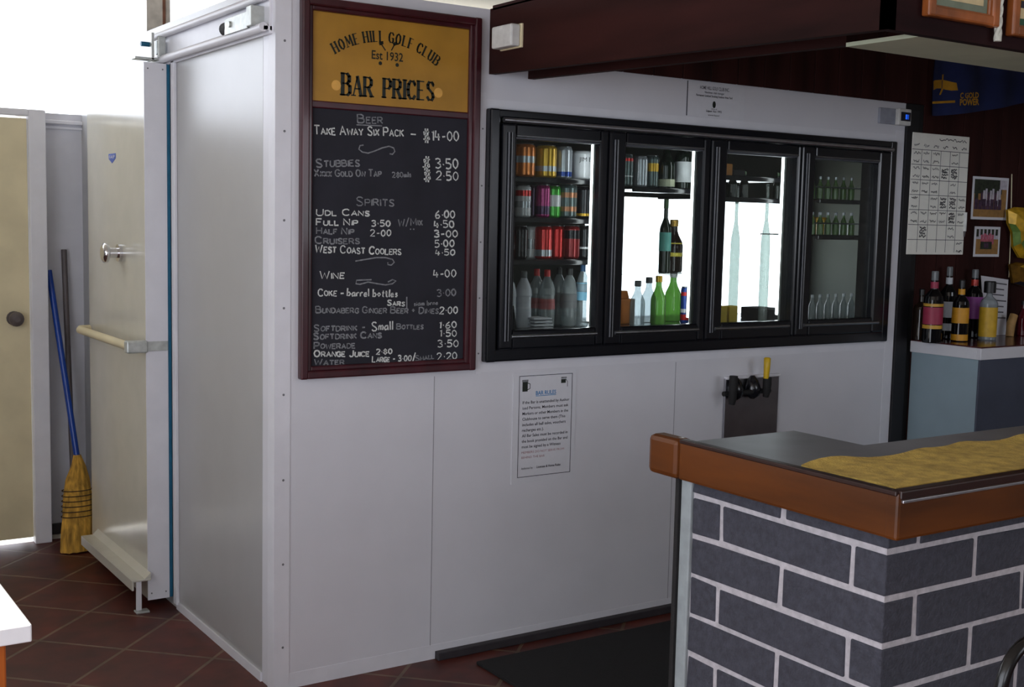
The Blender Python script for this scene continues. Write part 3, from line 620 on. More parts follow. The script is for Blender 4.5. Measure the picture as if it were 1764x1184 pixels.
g1 = 'cans on the top shelf of the left cooler door'; g2 = 'cans on the second shelf of the left cooler door'; g3 = 'cans on the third shelf of the left cooler door'; g4 = 'bottles on the bottom shelf of the left cooler door'
z = S1[0]
can((875, 22, 258, 303), z, c_si, 'plain silver can, leftmost on the top shelf of the left cooler door', grp=g1)
can((902, 38, 246, 304), z, c_or, 'large orange can with a pale patch on the top cooler shelf', [(.12, .3, c_or), (.42, .62, c_si)], grp=g1)
can((940, 36, 249, 306), z, c_ye, 'large golden yellow can beside the orange can on the top cooler shelf', [(.2, .36, c_si)], grp=g1)
can((971, 28, 253, 309), z, c_si, 'silver can with a blue foot band on the top cooler shelf', [(.08, .22, c_bl)], grp=g1)
can((1003, 36, 262, 312), z, c_wh, 'white can with black script and a red seal on the top cooler shelf', text=('JIM B', .62, .016, -20), grp=g1)
z = S1[1]
can((871, 18, 320, 372), z, c_wh, 'white can half hidden by the door frame, leftmost on the second cooler shelf', grp=g2)
can((884, 24, 320, 373), z, c_dg, 'dark green can on the second cooler shelf', [(.2, .5, c_gr)], grp=g2, y=.26)
can((901, 26, 319, 374), z, c_wh, 'white can with a red band on the second cooler shelf', [(.66, .84, c_re), (.3, .5, c_si)], grp=g2)
can((919, 24, 319, 375), z, c_pu, 'dark purple can on the second cooler shelf', grp=g2, y=.26)
can((935, 24, 319, 376), z, c_mg, 'magenta can between purple and green cans on the second cooler shelf', [(.1, .35, c_pu)], grp=g2)
can((953, 24, 320, 376), z, c_gr, 'bright green can on the second cooler shelf', [(.35, .7, c_wh)], grp=g2)
can((977, 32, 318, 377), z, c_gy, 'grey can with a copper stripe on the second cooler shelf', [(.2, .34, c_br), (.6, .75, c_br)], grp=g2)
can((1006, 28, 322, 378), z, c_bk, 'charcoal can with a gold foot, rightmost on the second cooler shelf', [(.08, .16, c_ye)], grp=g2)
z = S1[2]
can((874, 22, 392, 445), z, c_re, 'red can with white lettering, leftmost on the third cooler shelf', text=('COLA', .3, .03, -30, M_paper), grp=g3)
can((894, 28, 389, 446), z, c_bk, 'black can between two red cans and a silver can on the third cooler shelf', grp=g3)
can((914, 24, 390, 446), z, c_wh, 'bright silver white can on the third cooler shelf', [(.3, .6, c_si)], grp=g3, y=.24)
can((936, 28, 390, 447), z, c_re, 'red can with a pale foot band on the third cooler shelf', [(.08, .28, c_si)], grp=g3)
can((959, 28, 390, 447), z, c_re, 'plain red can, third from the right on the third cooler shelf', grp=g3, y=.24)
can((984, 28, 390, 448), z, c_dr, 'dark red can with a black band on the third cooler shelf', [(.6, .85, c_bk)], grp=g3)
can((1007, 22, 390, 448), z, c_bk, 'black can with a cream stripe, rightmost on the third cooler shelf', [(.3, .36, c_wh)], grp=g3)
z = S1[3]; capg = mat('grey_cap', (80, 84, 88), .5); capr_ = mat('red_cap', (190, 24, 24), .4); capk = mat('black_cap', (14, 14, 16), .4); capb = mat('blue_cap', (40, 90, 140), .4)
bottle((877, 26, 456, 554), z, M_milk, 'milky plastic bottle with grey cap, leftmost on the bottom cooler shelf', capg, shape='pet', grp=g4, name='plastic_bottle')
bottle((902, 28, 456, 555), z, M_milk, 'milky plastic bottle with grey cap, beside the red capped bottles', capg, shape='pet', grp=g4, name='plastic_bottle')
bottle((924, 26, 457, 556), z, M_clear, 'red capped clear bottle on the left of its pair, bottom cooler shelf', capr_, mat('label_faded_red', (150, 70, 70), .5), (.32, .5), 'pet', g4, name='plastic_bottle', y=.26)
bottle((942, 28, 457, 557), z, M_clear, 'red capped clear bottle on the right of its pair, bottom cooler shelf', capr_, mat('label_faded_red', (150, 70, 70), .5), (.32, .5), 'pet', g4, name='plastic_bottle')
bottle((962, 26, 458, 558), z, M_clear, 'black capped clear bottle nearest the red capped ones, bottom cooler shelf', capk, mat('label_grey', (104, 104, 106), .5), (.32, .56), 'pet', g4, name='plastic_bottle', y=.26)
bottle((980, 28, 458, 559), z, M_clear, 'black capped clear bottle beside the blue labelled water, bottom cooler shelf', capk, mat('label_grey', (104, 104, 106), .5), (.32, .56), 'pet', g4, name='plastic_bottle')
bottle((1003, 24, 455, 563), z, M_clear, 'slim water bottle with a pale blue label at the right of the bottom cooler shelf', capb, mat('label_pale_blue', (130, 190, 220), .5), (.42, .7), 'pet', g4, name='water_bottle')
pa = MB()
for k in range(4):
    a, b = at(914, 552-k*4, 1, .15), at(948, 552-k*4, 1, .15); pa.box(a.x+random.uniform(0, .01), b.x-random.uniform(0, .01), .13, .22, S1[3]+.001+k*.012, S1[3]+.007+k*.012, M_paper, .001)
obj('folded_papers', pa, label='small stack of white folded papers in front of the red capped bottles', cat='papers')
a, b = at(862, 553, 1, .14), at(888, 553, 1, .14)
obj('black_box', MB().prism([(a.x, S1[3]+.002), (b.x, S1[3]+.002), (b.x-.015, S1[3]+.09), (a.x, S1[3]+.09)], 1, .13, .16, M_rubber), label='small black box at the left of the bottom cooler shelf', cat='box')
# second door
z = S2[0]; h1 = 'drinks on the top shelf of the second cooler door'
can((1077, 26, 264, 320), z, c_gy, 'grey can with a red top band on the second door top shelf', [(.78, .87, c_re), (.3, .34, c_wh)], grp=h1)
can((1103, 24, 268, 322), z, c_si, 'small silver can on the second door top shelf', grp=h1)
can((1123, 22, 266, 322), z, c_gy, 'grey can with a gold patch on the second door top shelf', [(.5, .75, c_ye)], grp=h1)
bottle((1148, 30, 246, 324), z, M_dgrn, 'dark squat bottle with a cream foot label on the second door top shelf', capk, mat('label_cream', (196, 200, 170), .5), (.04, .2), 'beer', h1)
bottle((1178, 30, 228, 326), z, M_dgrn, 'green wine bottle with a white label on the second door top shelf', c_dg, mat('label_white', (210, 212, 214), .5), (.12, .48), 'wine', h1, name='wine_bottle')
z = S2[1]
bottle((1146, 20, 342, 470), z, M_dgrn, 'tall dark green bottle with a teal label on the glass shelf', c_dg, mat('label_teal', (80, 150, 140), .5), (.3, .55), 'wine', name='wine_bottle')
bottle((1160, 32, 380, 470), z, M_brn, 'brown bottle with a yellow label on the glass shelf', mat('cap_gold', (190, 150, 70), .4, .6), mat('label_yellow', (214, 196, 70), .5), (.3, .56), 'beer', y=0.3)
z = S2[2]; h2 = 'bottles on the bottom shelf of the second cooler door'
ob = at(1077, 545, 1, .26)
obj('orange_carton', MB().box(ob.x-.05, ob.x+.05, .26, .36, z, z+.1, mat('carton_orange', (206, 120, 40), .6), .004).prism([(ob.x-.05, z+.1), (ob.x+.05, z+.1), (ob.x+.04, z+.13), (ob.x-.04, z+.13)], 1, .3, .32, mat('carton_orange', (206, 120, 40), .6)), label='orange drink carton at the left of the second door bottom shelf', cat='carton')
bottle((1098, 26, 482, 559), z, M_clear, 'clear glass bottle left of its pair, second door bottom shelf', capg, None, shape='beer', grp=h2)
bottle((1117, 26, 482, 560), z, M_clear, 'clear glass bottle touching the green bottles, second door bottom shelf', capg, None, shape='beer', grp=h2, y=0.29)
bottle((1134, 26, 476, 560), z, M_grn, 'green glass bottle on the left of its pair, second door bottom shelf', c_ye, None, shape='beer', grp=h2)
bottle((1159, 28, 474, 561), z, M_grn, 'green glass bottle on the right of its pair, second door bottom shelf', c_wh, None, shape='beer', grp=h2, y=0.3)
can((1180, 14, 482, 546), z, c_bl, 'slim blue can with red bands by the second door right frame', [(.1, .25, c_re), (.3, .4, c_wh), (.75, .85, c_re)])
# third door
z = 1.621; h3 = 'green bottles on the upper shelf of the third cooler door'
for xc, l in ((1262, 'leftmost of the green bottles high in the third cooler door'), (1282, 'middle one of the green bottles high in the third cooler door'), (1340, 'green bottle standing apart by the third cooler door right frame')):
    bottle((xc, 16, 296, 342), z, M_dgrn, l, c_dg, None, shape='beer', grp=h3)
ob = at(1250, 300, 1, .2); mo = mat('carton_amber', (200, 130, 50), .6)
obj('snack_carton', MB().box(ob.x-.03, ob.x+.02, .18, .26, 1.709, 1.757, mo, .004).box(ob.x+.024, ob.x+.09, .18, .26, 1.709, 1.735, M_rubber, .004), label='amber and black carton on the topmost shelf of the third cooler door', cat='carton')
z = S2[2]
bottle((1266, 16, 318, 552), z, M_thin, 'tall clear bottle left of its pair in the third cooler door', M_thin, None, shape='wine', cat='bottle')
bottle((1318, 16, 318, 553), z, M_thin, 'tall clear bottle right of its pair in the third cooler door', M_thin, None, shape='wine', cat='bottle')
my = mat('carton_yellow_green', (190, 160, 30), .6)
for xc, l in ((1243, 'yellow carton nearest the left frame, third door bottom shelf'), (1261, 'yellow carton second from the left frame, third door bottom shelf')):
    p = at(xc, 548, 1, .17); obj('yellow_carton', MB().box(p.x-.022, p.x+.022, .16, .2, z, z+.07, my, .003), label=l, cat='carton', group='yellow cartons in the third cooler door')
p = at(1330, 552, 1, .16); p2 = at(1362, 552, 1, .16)
obj('dark_tray', MB().box(p.x, p2.x, .15, .35, z, z+.05, M_rubber, .004).box(p.x+.004, p2.x-.004, .148, .15, z+.035, z+.04, c_wh), label='low dark tray on the third door bottom shelf', cat='tray')
# fourth door
h4 = 'small green bottles racked in the right cooler door'
for row, (zz, t, b, lab) in enumerate(((S4[0], 303, 342, 'upper'), (S4[1], 366, 405, 'middle'), (S4[2]-.012, 505, 547, 'bottom'))):
    for k in range(6):
        nth = ('leftmost', 'second from left', 'third from left', 'fourth from left', 'fifth from left', 'rightmost')[k]
        bottle((1399+k*13.5, 11.5, t, b, ), zz, M_grn if row < 2 else M_clear, 'small %s bottle, %s on the %s rack of the right cooler door' % ('green' if row < 2 else 'clear', nth, lab), c_si, None, shape='beer', grp=h4)
for k in range(3):
    p = at(1398+k*10, 376, 1, .34); t = at(1398+k*10, 352, 1, .34)
    obj('gold_can', MB().lathe((p.x, .34, S4[1]), [(.016, 0), (.018, .01), (.018, .07), (.015, .078)], c_ye, 14), label='gold can behind the middle rack bottles, %s of three' % ('left', 'middle', 'right')[k], cat='can', group='gold cans in the right cooler door')
# ================================================================== NOTICES, TAP, CONTROLLER
yn = -.0022
rn = thing('bar_rules_notice', (1.02, 0, .58), 'laminated bar rules notice on the white wall under the cooler', 'notice')
x0, x1, z0, z1 = .884, 1.158, .578, .975
obj('sheet', MB().box(x0, x1, yn, -.0002, z0, z1, M_lam), rn)
rb = MB(); bx0, bx1, bz0, bz1 = x0+.025, x1-.018, z0+.022, z1-.012
for (a, b, c, d_) in ((bx0, bx1, bz0, bz0+.002), (bx0, bx1, bz1-.002, bz1), (bx0, bx0+.002, bz0, bz1), (bx1-.002, bx1, bz0, bz1)): rb.box(a, b, yn-.0006, yn, c, d_, M_pink)
def nl(mb, s, x, z, h, width, m=M_pink, al='L', bold=0): printed(mb, s, Vector((x, yn-.0001, z)), X3, Z3, h, m, width, .0006, al, bold)
xa = bx0+.016
Ls = [('If the Bar is unattended by Author', 1), ('ised Persons, Members must ask', .98), ('Markers or other Members in the', .98), ('Clubhouse to serve them (This', .92), ('includes all ball sales, vouchers', .93), ('recharges etc.).', .46), ('All Bar Sales must be recorded in', .98), ('the book provided on the Bar and', .98), ('must be signed by a Witness', .83)]
for i, (s, k) in enumerate(Ls): nl(rb, s, xa, z1-.112-i*.0198, .0105, (bx1-bx0-.028)*k, bold=.01)
nl(rb, 'MEMBERS DO NOT SERVE FROM', xa, z1-.29, .008, (bx1-bx0-.03)*.92, M_pred); nl(rb, 'BEHIND THE BAR', xa, z1-.308, .008, .1, M_pred)
nl(rb, 'Authorised by:', xa, z0+.05, .008, .05, M_pink); nl(rb, 'Licensee & Home Rules', xa+.066, z0+.05, .009, .105, M_pink, bold=.02)
nl(rb, 'BAR RULES', (bx0+bx1)/2, z1-.083, .0145, .088, M_pblue, 'C', .02); rb.box((bx0+bx1)/2-.044, (bx0+bx1)/2+.044, yn-.0006, yn, z1-.0875, z1-.0855, M_pblue)
obj('printed_text', rb, rn, 'printed bar rules')
ic = MB(); ic.box(bx0+.014, bx0+.036, yn-.0006, yn, bz1-.056, bz1-.02, M_ink).ribbon([(bx0+.036, bz1-.026), (bx0+.046, bz1-.03), (bx0+.046, bz1-.046), (bx0+.036, bz1-.05)], .003, M_ink, Vector((0, yn, 0)), X3, Z3).box(bx0+.012, bx0+.038, yn-.0007, yn, bz1-.022, bz1-.014, M_chalkd)
ic.box(bx1-.05, bx1-.03, yn-.0006, yn, bz1-.034, bz1-.02, M_ink).ribbon([(bx1-.03, bz1-.02), (bx1-.022, bz1-.03), (bx1-.022, bz1-.048)], .002, M_ink, Vector((0, yn, 0)), X3, Z3).box(bx1-.05, bx1-.026, yn-.0007, yn, bz1-.018, bz1-.012, M_chalkd)
obj('beer_mug_picture', ic, rn, 'small black beer mug and cup pictures')
ln = thing('licence_notice', (1.785, 0, 1.915), 'white licence notice on the wall above the cooler doors', 'notice')
x0, x1, z0, z1 = 1.641, 1.933, 1.914, 2.043
obj('sheet', MB().box(x0, x1, yn, -.0002, z0, z1, M_lam).box(x0-.003, x0, yn, -.0002, z0, z1, M_pink), ln)
tx = MB(); xc = (x0+x1)/2-.012
nl(tx, 'HOME HILL GOLF CLUB INC.', xc, z1-.026, .013, .15, M_pink, 'C', .01); nl(tx, 'Nominee: club manager', xc, z1-.04, .008, .1, M_pink, 'C', .01); nl(tx, 'Permanent Licensed Smoking Outdoor Area Yard', xc, z1-.053, .008, .185, M_pink, 'C', .02)
p = []; 
for k in range(16):
    t = 2*math.pi*k/16; p.append((xc+.008*math.cos(t), z1-.08+.013*math.sin(t)))
tx.prism(p, 1, yn-.0008, yn, M_ink)
nl(tx, 'Office of', xc, z0+.029, .006, .03, M_pink, 'C'); nl(tx, 'Liquor Act 1992', xc, z0+.02, .008, .08, M_pink, 'C', .02); nl(tx, 'www.liquor', xc, z0+.006, .006, .06, M_pink, 'C', .01)
obj('printed_text', tx, ln, 'printed licence wording with oval emblem')
# beer tap
bt_ = thing('beer_tap', (2.03, 0, .55), 'stainless beer font plate with black and yellow tap handles on the wall', 'beer tap')
M_plate = mat('polished_tap_plate', (165, 165, 172), .3, 1, .05, 12)
pl = MB().box(1.884, 2.18, -.012, -.0005, .55, .907, M_plate, .003)
obj('back_plate', pl, bt_)
obj('top_edge', MB().box(1.884, 2.18, -.02, -.0005, .900, .911, M_trim, .002), bt_)
b0 = at(1285, 676, 1, -.05)
ba = MB()
for xx in (b0.x-.042, b0.x+.052):
    ba.path([(xx, -.03, b0.z+.062), (xx, -.032, b0.z+.045), (xx, -.034, b0.z+.01), (xx, -.034, b0.z-.015), (xx, -.032, b0.z-.03)], [.008, .022, .034, .028, .01], mat('tap_black_gloss', (24, 24, 28), .2), 16).tube((xx, -.0, b0.z+.01), (xx, -.03, b0.z+.01), .014, M_steel, 12)
ba.tube((b0.x-.12, -.05, b0.z), (b0.x+.13, -.05, b0.z), .01, M_rubber, 12)
obj('tap_body', ba, bt_)
for xp, hm, nm, zt, zb in ((1264, M_rubber, 'black tap handle', 648, 697), (1322, M_rubber, None, 650, 684)):
    t = at(xp, zt, 1, -.07); b = at(xp, zb, 1, -.07)
    obj('tap', MB().path([(t.x, -.07, t.z), (t.x, -.07, (t.z*2+b.z)/3), (t.x, -.068, b.z+.02), (t.x, -.065, b.z)], [.017, .018, .016, .012], hm, 14), bt_, nm)
t = at(1322, 616, 1, -.075); b = at(1322, 652, 1, -.075)
obj('tap_handle', MB().path([(t.x, -.075, t.z), (t.x, -.075, t.z-.004), (t.x, -.075, (t.z+b.z)/2), (t.x, -.073, b.z)], [.009, .014, .013, .011], M_yel, 14), bt_, 'yellow tap handle')
# temperature controller
tc_ = thing('temperature_controller', (2.8, 0, 1.95), 'small grey cooler controller with blue display at wall top right', 'controller')
obj('housing', MB().box(2.71, 2.81, -.012, -.0005, 1.952, 2.018, mat('grey_plastic', (150, 154, 166), .5), .002).box(2.81, 2.89, -.03, -.0005, 1.95, 2.02, M_white, .004), tc_)
obj('display', MB().box(2.822, 2.884, -.0315, -.029, 1.968, 2.006, M_lcdb, .001).box(2.85, 2.862, -.0322, -.031, 1.976, 1.996, M_lcd).box(2.868, 2.87, -.0322, -.031, 1.976, 1.996, M_lcd), tc_, 'small blue lit display')
# ================================================================== BULKHEAD OVER THE BAR
bk = thing('bar_bulkhead', (1.6, -.83, 1.95), 'dark timber bulkhead hanging over the bar with pale soffit', 'bulkhead')
CY = -1.661; CX = .759
b = MB()
b.add([(CX, -.0005, 1.992), (CX+.025, -.0005, 1.992), (CX+.025, CY, 1.945), (CX, CY, 1.945), (CX, -.0005, 2.206), (CX+.025, -.0005, 2.206), (CX+.025, CY, 2.206), (CX, CY, 2.206)], [(3, 2, 1, 0), (4, 5, 6, 7), (0, 1, 5, 4), (1, 2, 6, 5), (2, 3, 7, 6), (3, 0, 4, 7)], M_beam)
obj('side_fascia', b, bk)
b = MB(); xi = .907
b.add([(xi, -.016, 1.987), (xi+.025, -.016, 1.987), (xi+.025, CY+.25, 1.950), (xi, CY+.25, 1.950), (xi, -.016, 2.2), (xi+.025, -.016, 2.2), (xi+.025, CY+.25, 2.2), (xi, CY+.25, 2.2)], [(3, 2, 1, 0), (4, 5, 6, 7), (0, 1, 5, 4), (1, 2, 6, 5), (2, 3, 7, 6), (3, 0, 4, 7)], M_beam)
obj('inner_fascia', b, bk)
XE = 4.2
obj('front_fascia', MB().box(CX, XE, CY, CY+.025, 1.945, 2.4, mat('dark_stained_front', (40, 17, 19), .75, 0, .25, 9, .15, 40, .15, stretch=(.15, 1, 1))), bk)
obj('soffit', MB().box(xi, XE, CY+.025, CY+.25, 1.947, 1.957, M_soff), bk, 'pale green soffit board')
obj('top_board', MB().box(CX, xi+.025, CY, -.016, 2.2, 2.215, M_beam).box(CX, XE, CY+.025, CY+.25, 2.38, 2.395, M_beam), bk)
# white junction box on the bulkhead
p = at(848, 52, 0, CX); q = at(848, 92, 0, CX); e = at(897, 68, 0, CX)
xb0 = CX-.045
sbt = thing('junction_box', (CX-.03, -.1, q.z), 'white plastic box on the dark bulkhead above the menu wall', 'box')
obj('cover', MB().box(xb0, CX-.008, at(880, 70, 0, xb0).y, at(846, 70, 0, xb0).y, q.z+.003, p.z-.003, M_white, .006), sbt)
obj('base_plate', MB().box(CX-.008, CX+.001, at(880, 70, 0, xb0).y-.004, at(846, 70, 0, xb0).y+.004, q.z, p.z, M_cream, .002), sbt)
# framed pictures on the bulkhead front
def pic(name, x0, x1, z0, z1, label, paint, fm=M_pfr):
    t = thing(name, ((x0+x1)/2, CY, z0), label, 'picture')
    f = MB(); w = .026; y = CY
    profile_frame(f, x0, x1, z0, z1, w, y-.0006, fm, .024); profile_frame(f, x0+w-.004, x1-w+.004, z0+w-.004, z1-w+.004, .008, y-.0006, fm, .016)
    obj('frame', f, t); c = MB(); paint(c, x0+w, x1-w, z0+w, z1-w, y-.008); obj('print', c, t)
m_sage = mat('picture_sage_mat', (120, 130, 110), .7); m_or = mat('picture_ochre', (190, 110, 56), .7); m_sky = mat('picture_sky', (90, 140, 170), .7); m_tree = mat('picture_tree', (40, 84, 60), .7); m_crm = mat('picture_cream', (214, 196, 150), .7); m_yl = mat('picture_gold', (206, 168, 48), .7); m_dk = mat('picture_dark', (40, 36, 50), .7)
def paint1(c, x0, x1, z0, z1, y):
    c.box(x0, x1, y, y+.006, z0, z1, m_sage); c.box(x0+.025, x1-.02, y-.001, y, z0+.02, z0+.05, m_crm); c.box(x0+.025, x1-.02, y-.001, y, z0+.05, z1-.02, m_or)
    c.box(x0+.05, x1-.03, y-.0015, y-.001, z0+.1, z1-.02, m_sky)
    for k in range(6):
        u = x0+.05+k*.025; c.prism([(u, z0+.06), (u+.006, z0+.06), (u+.014, z0+.12), (u+.003, z0+.17), (u-.008, z0+.12)], 1, y-.002, y-.0014, m_tree if k % 2 else m_sky)
def paint2(c, x0, x1, z0, z1, y):
    c.box(x0, x1, y, y+.006, z0, z1, m_tree); c.box(x0+.02, x1-.02, y-.001, y, z0+.02, z0+.045, m_crm); c.box(x0+.02, x1-.02, y-.001, y, z0+.045, z1-.02, m_yl); c.box(x0+.02, x1-.02, y-.0016, y-.001, z0+.045, z0+.062, m_dk); c.ribbon([(x0+.01, z0+.1), (x0+.03, z0+.1), (x0+.04, z0+.07)], .004, m_dk, Vector((0, y-.001, 0)), X3, Z3)
a = at(1586, 21, 1, CY); b = at(1707, 51, 1, CY); a2 = at(1730, 58, 1, CY)
pic('framed_picture', a.x, b.x, (a.z+b.z)/2-.004, a.z+.34, 'oak framed landscape print, left of the hanging rope', paint1)
pic('framed_picture', a2.x, a2.x+.27, a2.z-.006, a2.z+.33, 'oak framed golden print, right of the hanging rope', paint2)
r1 = at(1721, 68, 1, CY-.02); rp = MB()
for s_ in range(3):
    P = []
    for k in range(60):
        zz = r1.z+k*.007; t = k*.55+s_*2*math.pi/3; P.append((r1.x+.0045*math.cos(t), CY-.016+.0045*math.sin(t), zz))
    rp.path(P, .0052, M_rope, 8)
rp.tube((r1.x, CY-.016, r1.z-.004), (r1.x, CY-.016, r1.z+.008), .009, M_rope, 10)
obj('rope', rp, label='white twisted rope hanging between the two framed pictures', cat='rope')
# ================================================================== BACK BAR: flag, whiteboard, photos, packets
yw = -.0075
fl = thing('flag', (3.37, -.03, 2.0), 'blue beer flag with yellow emblem on the dark wall under the soffit', 'flag')
m_fl = mat('flag_blue', (22, 36, 84), .8, 0, .12, 8); nx, nz_ = 24, 12; P = []; 
def flp(u, v):
    zb = 2.003+.11*max(0, u)**1.3; zt = 2.42
    return Vector((3.03+.70*u, -.03+.012*math.sin(u*16)+.006*math.sin(v*5+u*9), zb+(zt-zb)*v))
c = MB(); vs = [flp(i/nx, j/nz_) for j in range(nz_+1) for i in range(nx+1)]
c.add(vs, [(j*(nx+1)+i, j*(nx+1)+i+1, (j+1)*(nx+1)+i+1, (j+1)*(nx+1)+i) for j in range(nz_) for i in range(nx)], m_fl, True)
back = [v+Vector((0, .003, 0)) for v in vs]; c.add(back, [(j*(nx+1)+i, (j+1)*(nx+1)+i, (j+1)*(nx+1)+i+1, j*(nx+1)+i+1) for j in range(nz_) for i in range(nx)], m_fl, True)
obj('cloth', c, fl)
m_fy = mat('flag_yellow', (190, 140, 30), .8); e = MB()
def fpt(px, py):
    p = at(px, py, 1, -.03); u = (p.x-3.03)/.7; zb = 2.003+.11*max(0, u)**1.3; v = (p.z-zb)/(2.42-zb); q = flp(u, v); q.y -= .0015; return q
def fpoly(pts): e.quad([fpt(*p) for p in pts][::-1], m_fy)
fpoly([(1609, 140), (1613, 138), (1627, 137), (1627, 152), (1618, 152), (1610, 155)]); fpoly([(1628, 137), (1640, 141), (1646, 143), (1648, 156), (1640, 156), (1632, 154), (1628, 152)])
fpoly([(1627, 152), (1630, 152), (1626, 163), (1623, 163)]); fpoly([(1627, 128), (1629, 128), (1629, 138), (1627, 138)])
fpoly([(1606, 175), (1645, 173), (1645, 177), (1606, 179)])
for s_, (p0, p1, h) in (('C GOLD', ((1649, 170), (1681, 169), .04)), ('POWER', ((1649, 182), (1682, 181), .045))):
    a = fpt(*p0); b = fpt(*p1); d = (b-a); L_ = math.hypot(d.x, d.z); d.y = 0
    printed(e, s_, Vector((a.x, min(a.y, b.y)-.008, a.z)), d/d.length, Vector((-d.z/d.length, 0, d.x/d.length)), h*.62, m_fy, L_, bold=.03)
obj('emblem', e, fl, 'yellow emblem and lettering')
# whiteboard
wb = thing('whiteboard', (3.12, yw, 1.4), 'white gridded roster board with handwriting on the dark bar wall', 'whiteboard')
q = [at(1567, 227, 1, yw), at(1664, 237, 1, yw), at(1655, 440, 1, yw), at(1558, 437, 1, yw)]
x0 = 2.925; x1 = 3.316; z0 = 1.398; z1 = 1.927; yv = yw-.008
obj('board', MB().box(x0, x1, yv, yw, z0, z1, mat('roster_board_white', (238, 237, 228), .5, 0, .01), .002), wb)
g = MB(); m_ln = mat('roster_line', (58, 58, 70), .6)
hd = z1-.072; rowh = (hd-z0)/7; colw = (x1-x0)/6; O = Vector((0, yv, 0))
for k in range(8): 
    if k < 7: g.box(x0, x1, yv-.0006, yv, hd-k*rowh-.0012, hd-k*rowh+.0012, m_ln)
for k in range(1, 6): g.box(x0+k*colw-.001, x0+k*colw+.001, yv-.0006, yv, z0+.01, hd, m_ln)
obj('grid_lines', g, wb)
sc = MB(); fill = ['110010', '111110', '111010', '101111', '111111', '010010', '000001']; m_hw = mat('marker_ink', (34, 36, 44), .7); m_hw2 = mat('faint_marker_ink', (84, 84, 92), .7)
fill[0] = '111010'
for r in range(7):
    for c_ in range(6):
        if fill[r][c_] == '1':
            dense = (r, c_) in ((1, 3), (1, 4), (3, 3), (3, 4), (4, 4), (5, 1)); n = 4 if dense else 2
            for k in range(n):
                u = x0+c_*colw+.012; v = hd-r*rowh-.014-k*(rowh-.026)/max(1, n-1)*.92; ww = random.uniform(.036, .046); P = [(u+ww*i/15, v+random.uniform(-.0065, .0065)) for i in range(16)]
                sc.ribbon(P, .0045 if dense else .0032, m_hw if dense or random.random() < .5 else m_hw2, O, X3, Z3)
for c_ in range(6):
    u = x0+c_*colw+.012; P = [(u+.034*i/7, hd+.018+random.uniform(-.008, .008)) for i in range(8)]; sc.ribbon(P, .004, m_hw if c_ > 2 else m_hw2, O, X3, Z3)
P = [(x0+.18+.19*i/24, hd+.05+random.uniform(-.006, .006)) for i in range(25)]; sc.ribbon(P, .0035, m_hw, O, X3, Z3)
obj('handwriting', sc, wb, 'grey marker handwriting', kind='stuff')
p, q = at(1664, 366, 1, -.02), at(1663, 408, 1, -.02)
mk = thing('marker_pen', (p.x, -.02, q.z), 'pale marker pen clipped beside the roster board', 'pen')
obj('barrel', MB().tube((p.x, -.018, p.z), (p.x, -.018, q.z+.025), .008, M_white, 12), mk); obj('tip', MB().tube((p.x, -.018, q.z+.025), (p.x, -.018, q.z), .006, M_ghand, 12, .003), mk)
def photo(c4, label, kind):
    x0, x1, z0, z1 = c4; t = thing('photograph', ((x0+x1)/2, yw, z0), label, 'photo', 'photos pinned on the bar wall')
    obj('print', MB().box(x0, x1, yw-.003, yw, z0, z1, M_paper), t)
    m = MB(); b = .012; y = yw-.003; X0, X1, Z0, Z1 = x0+b, x1-b, z0+b, z1-b; w = X1-X0; h = Z1-Z0
    gnd = mat('photo_earth', (150, 112, 62), .7, 0, .1, 40); lf = mat('photo_leaves', (34, 40, 26), .7, 0, .3, 60); ppl = mat('photo_people_dark', (64, 42, 62), .7, 0, .3, 60); wh = mat('photo_pale', (186, 180, 190), .7, 0, .1, 60); pk = mat('photo_pink', (176, 90, 110), .7, 0, .2, 60)
    def bx(a, b_, c_, d, mm, k): m.box(X0+a*w, X0+b_*w, y-.0004*k, y, Z0+c_*h, Z0+d*h, mm)
    bx(0, 1, 0, 1, gnd, 1)
    if kind == 0:
        bx(0, .85, .62, 1, lf, 2); bx(.78, 1, .75, 1, wh, 3); bx(.02, .12, .4, .65, lf, 3)
        for k in range(9): u = .2+k*.07; bx(u, u+.055, .3, .66+.05*(k % 3), wh if k % 3 else ppl, 4+k % 2)
        for k in range(7): u = .02+k*.12; bx(u, u+.1, .2, .48-.03*(k % 2), ppl, 7)
    else:
        bx(0, 1, .6, 1, wh, 2)
        for k in range(6): u = k*.17; bx(u, u+.1, .7+.05*(k % 2), 1, lf, 3)
        for k in range(5): u = .2+k*.12; bx(u, u+.1, .4, .78+.05*(k % 2), pk, 4)
        bx(.2, .7, .2, .5, lf, 5); bx(.35, .55, .25, .45, ppl, 6)
    obj('image', m, t)
photo((3.366, 3.631, 1.560, 1.755), 'larger pinned photo of a group under a tree, right of the roster board', 0)
photo((3.400, 3.590, 1.389, 1.528), 'smaller pinned photo of people in pink, below the larger photo', 1)
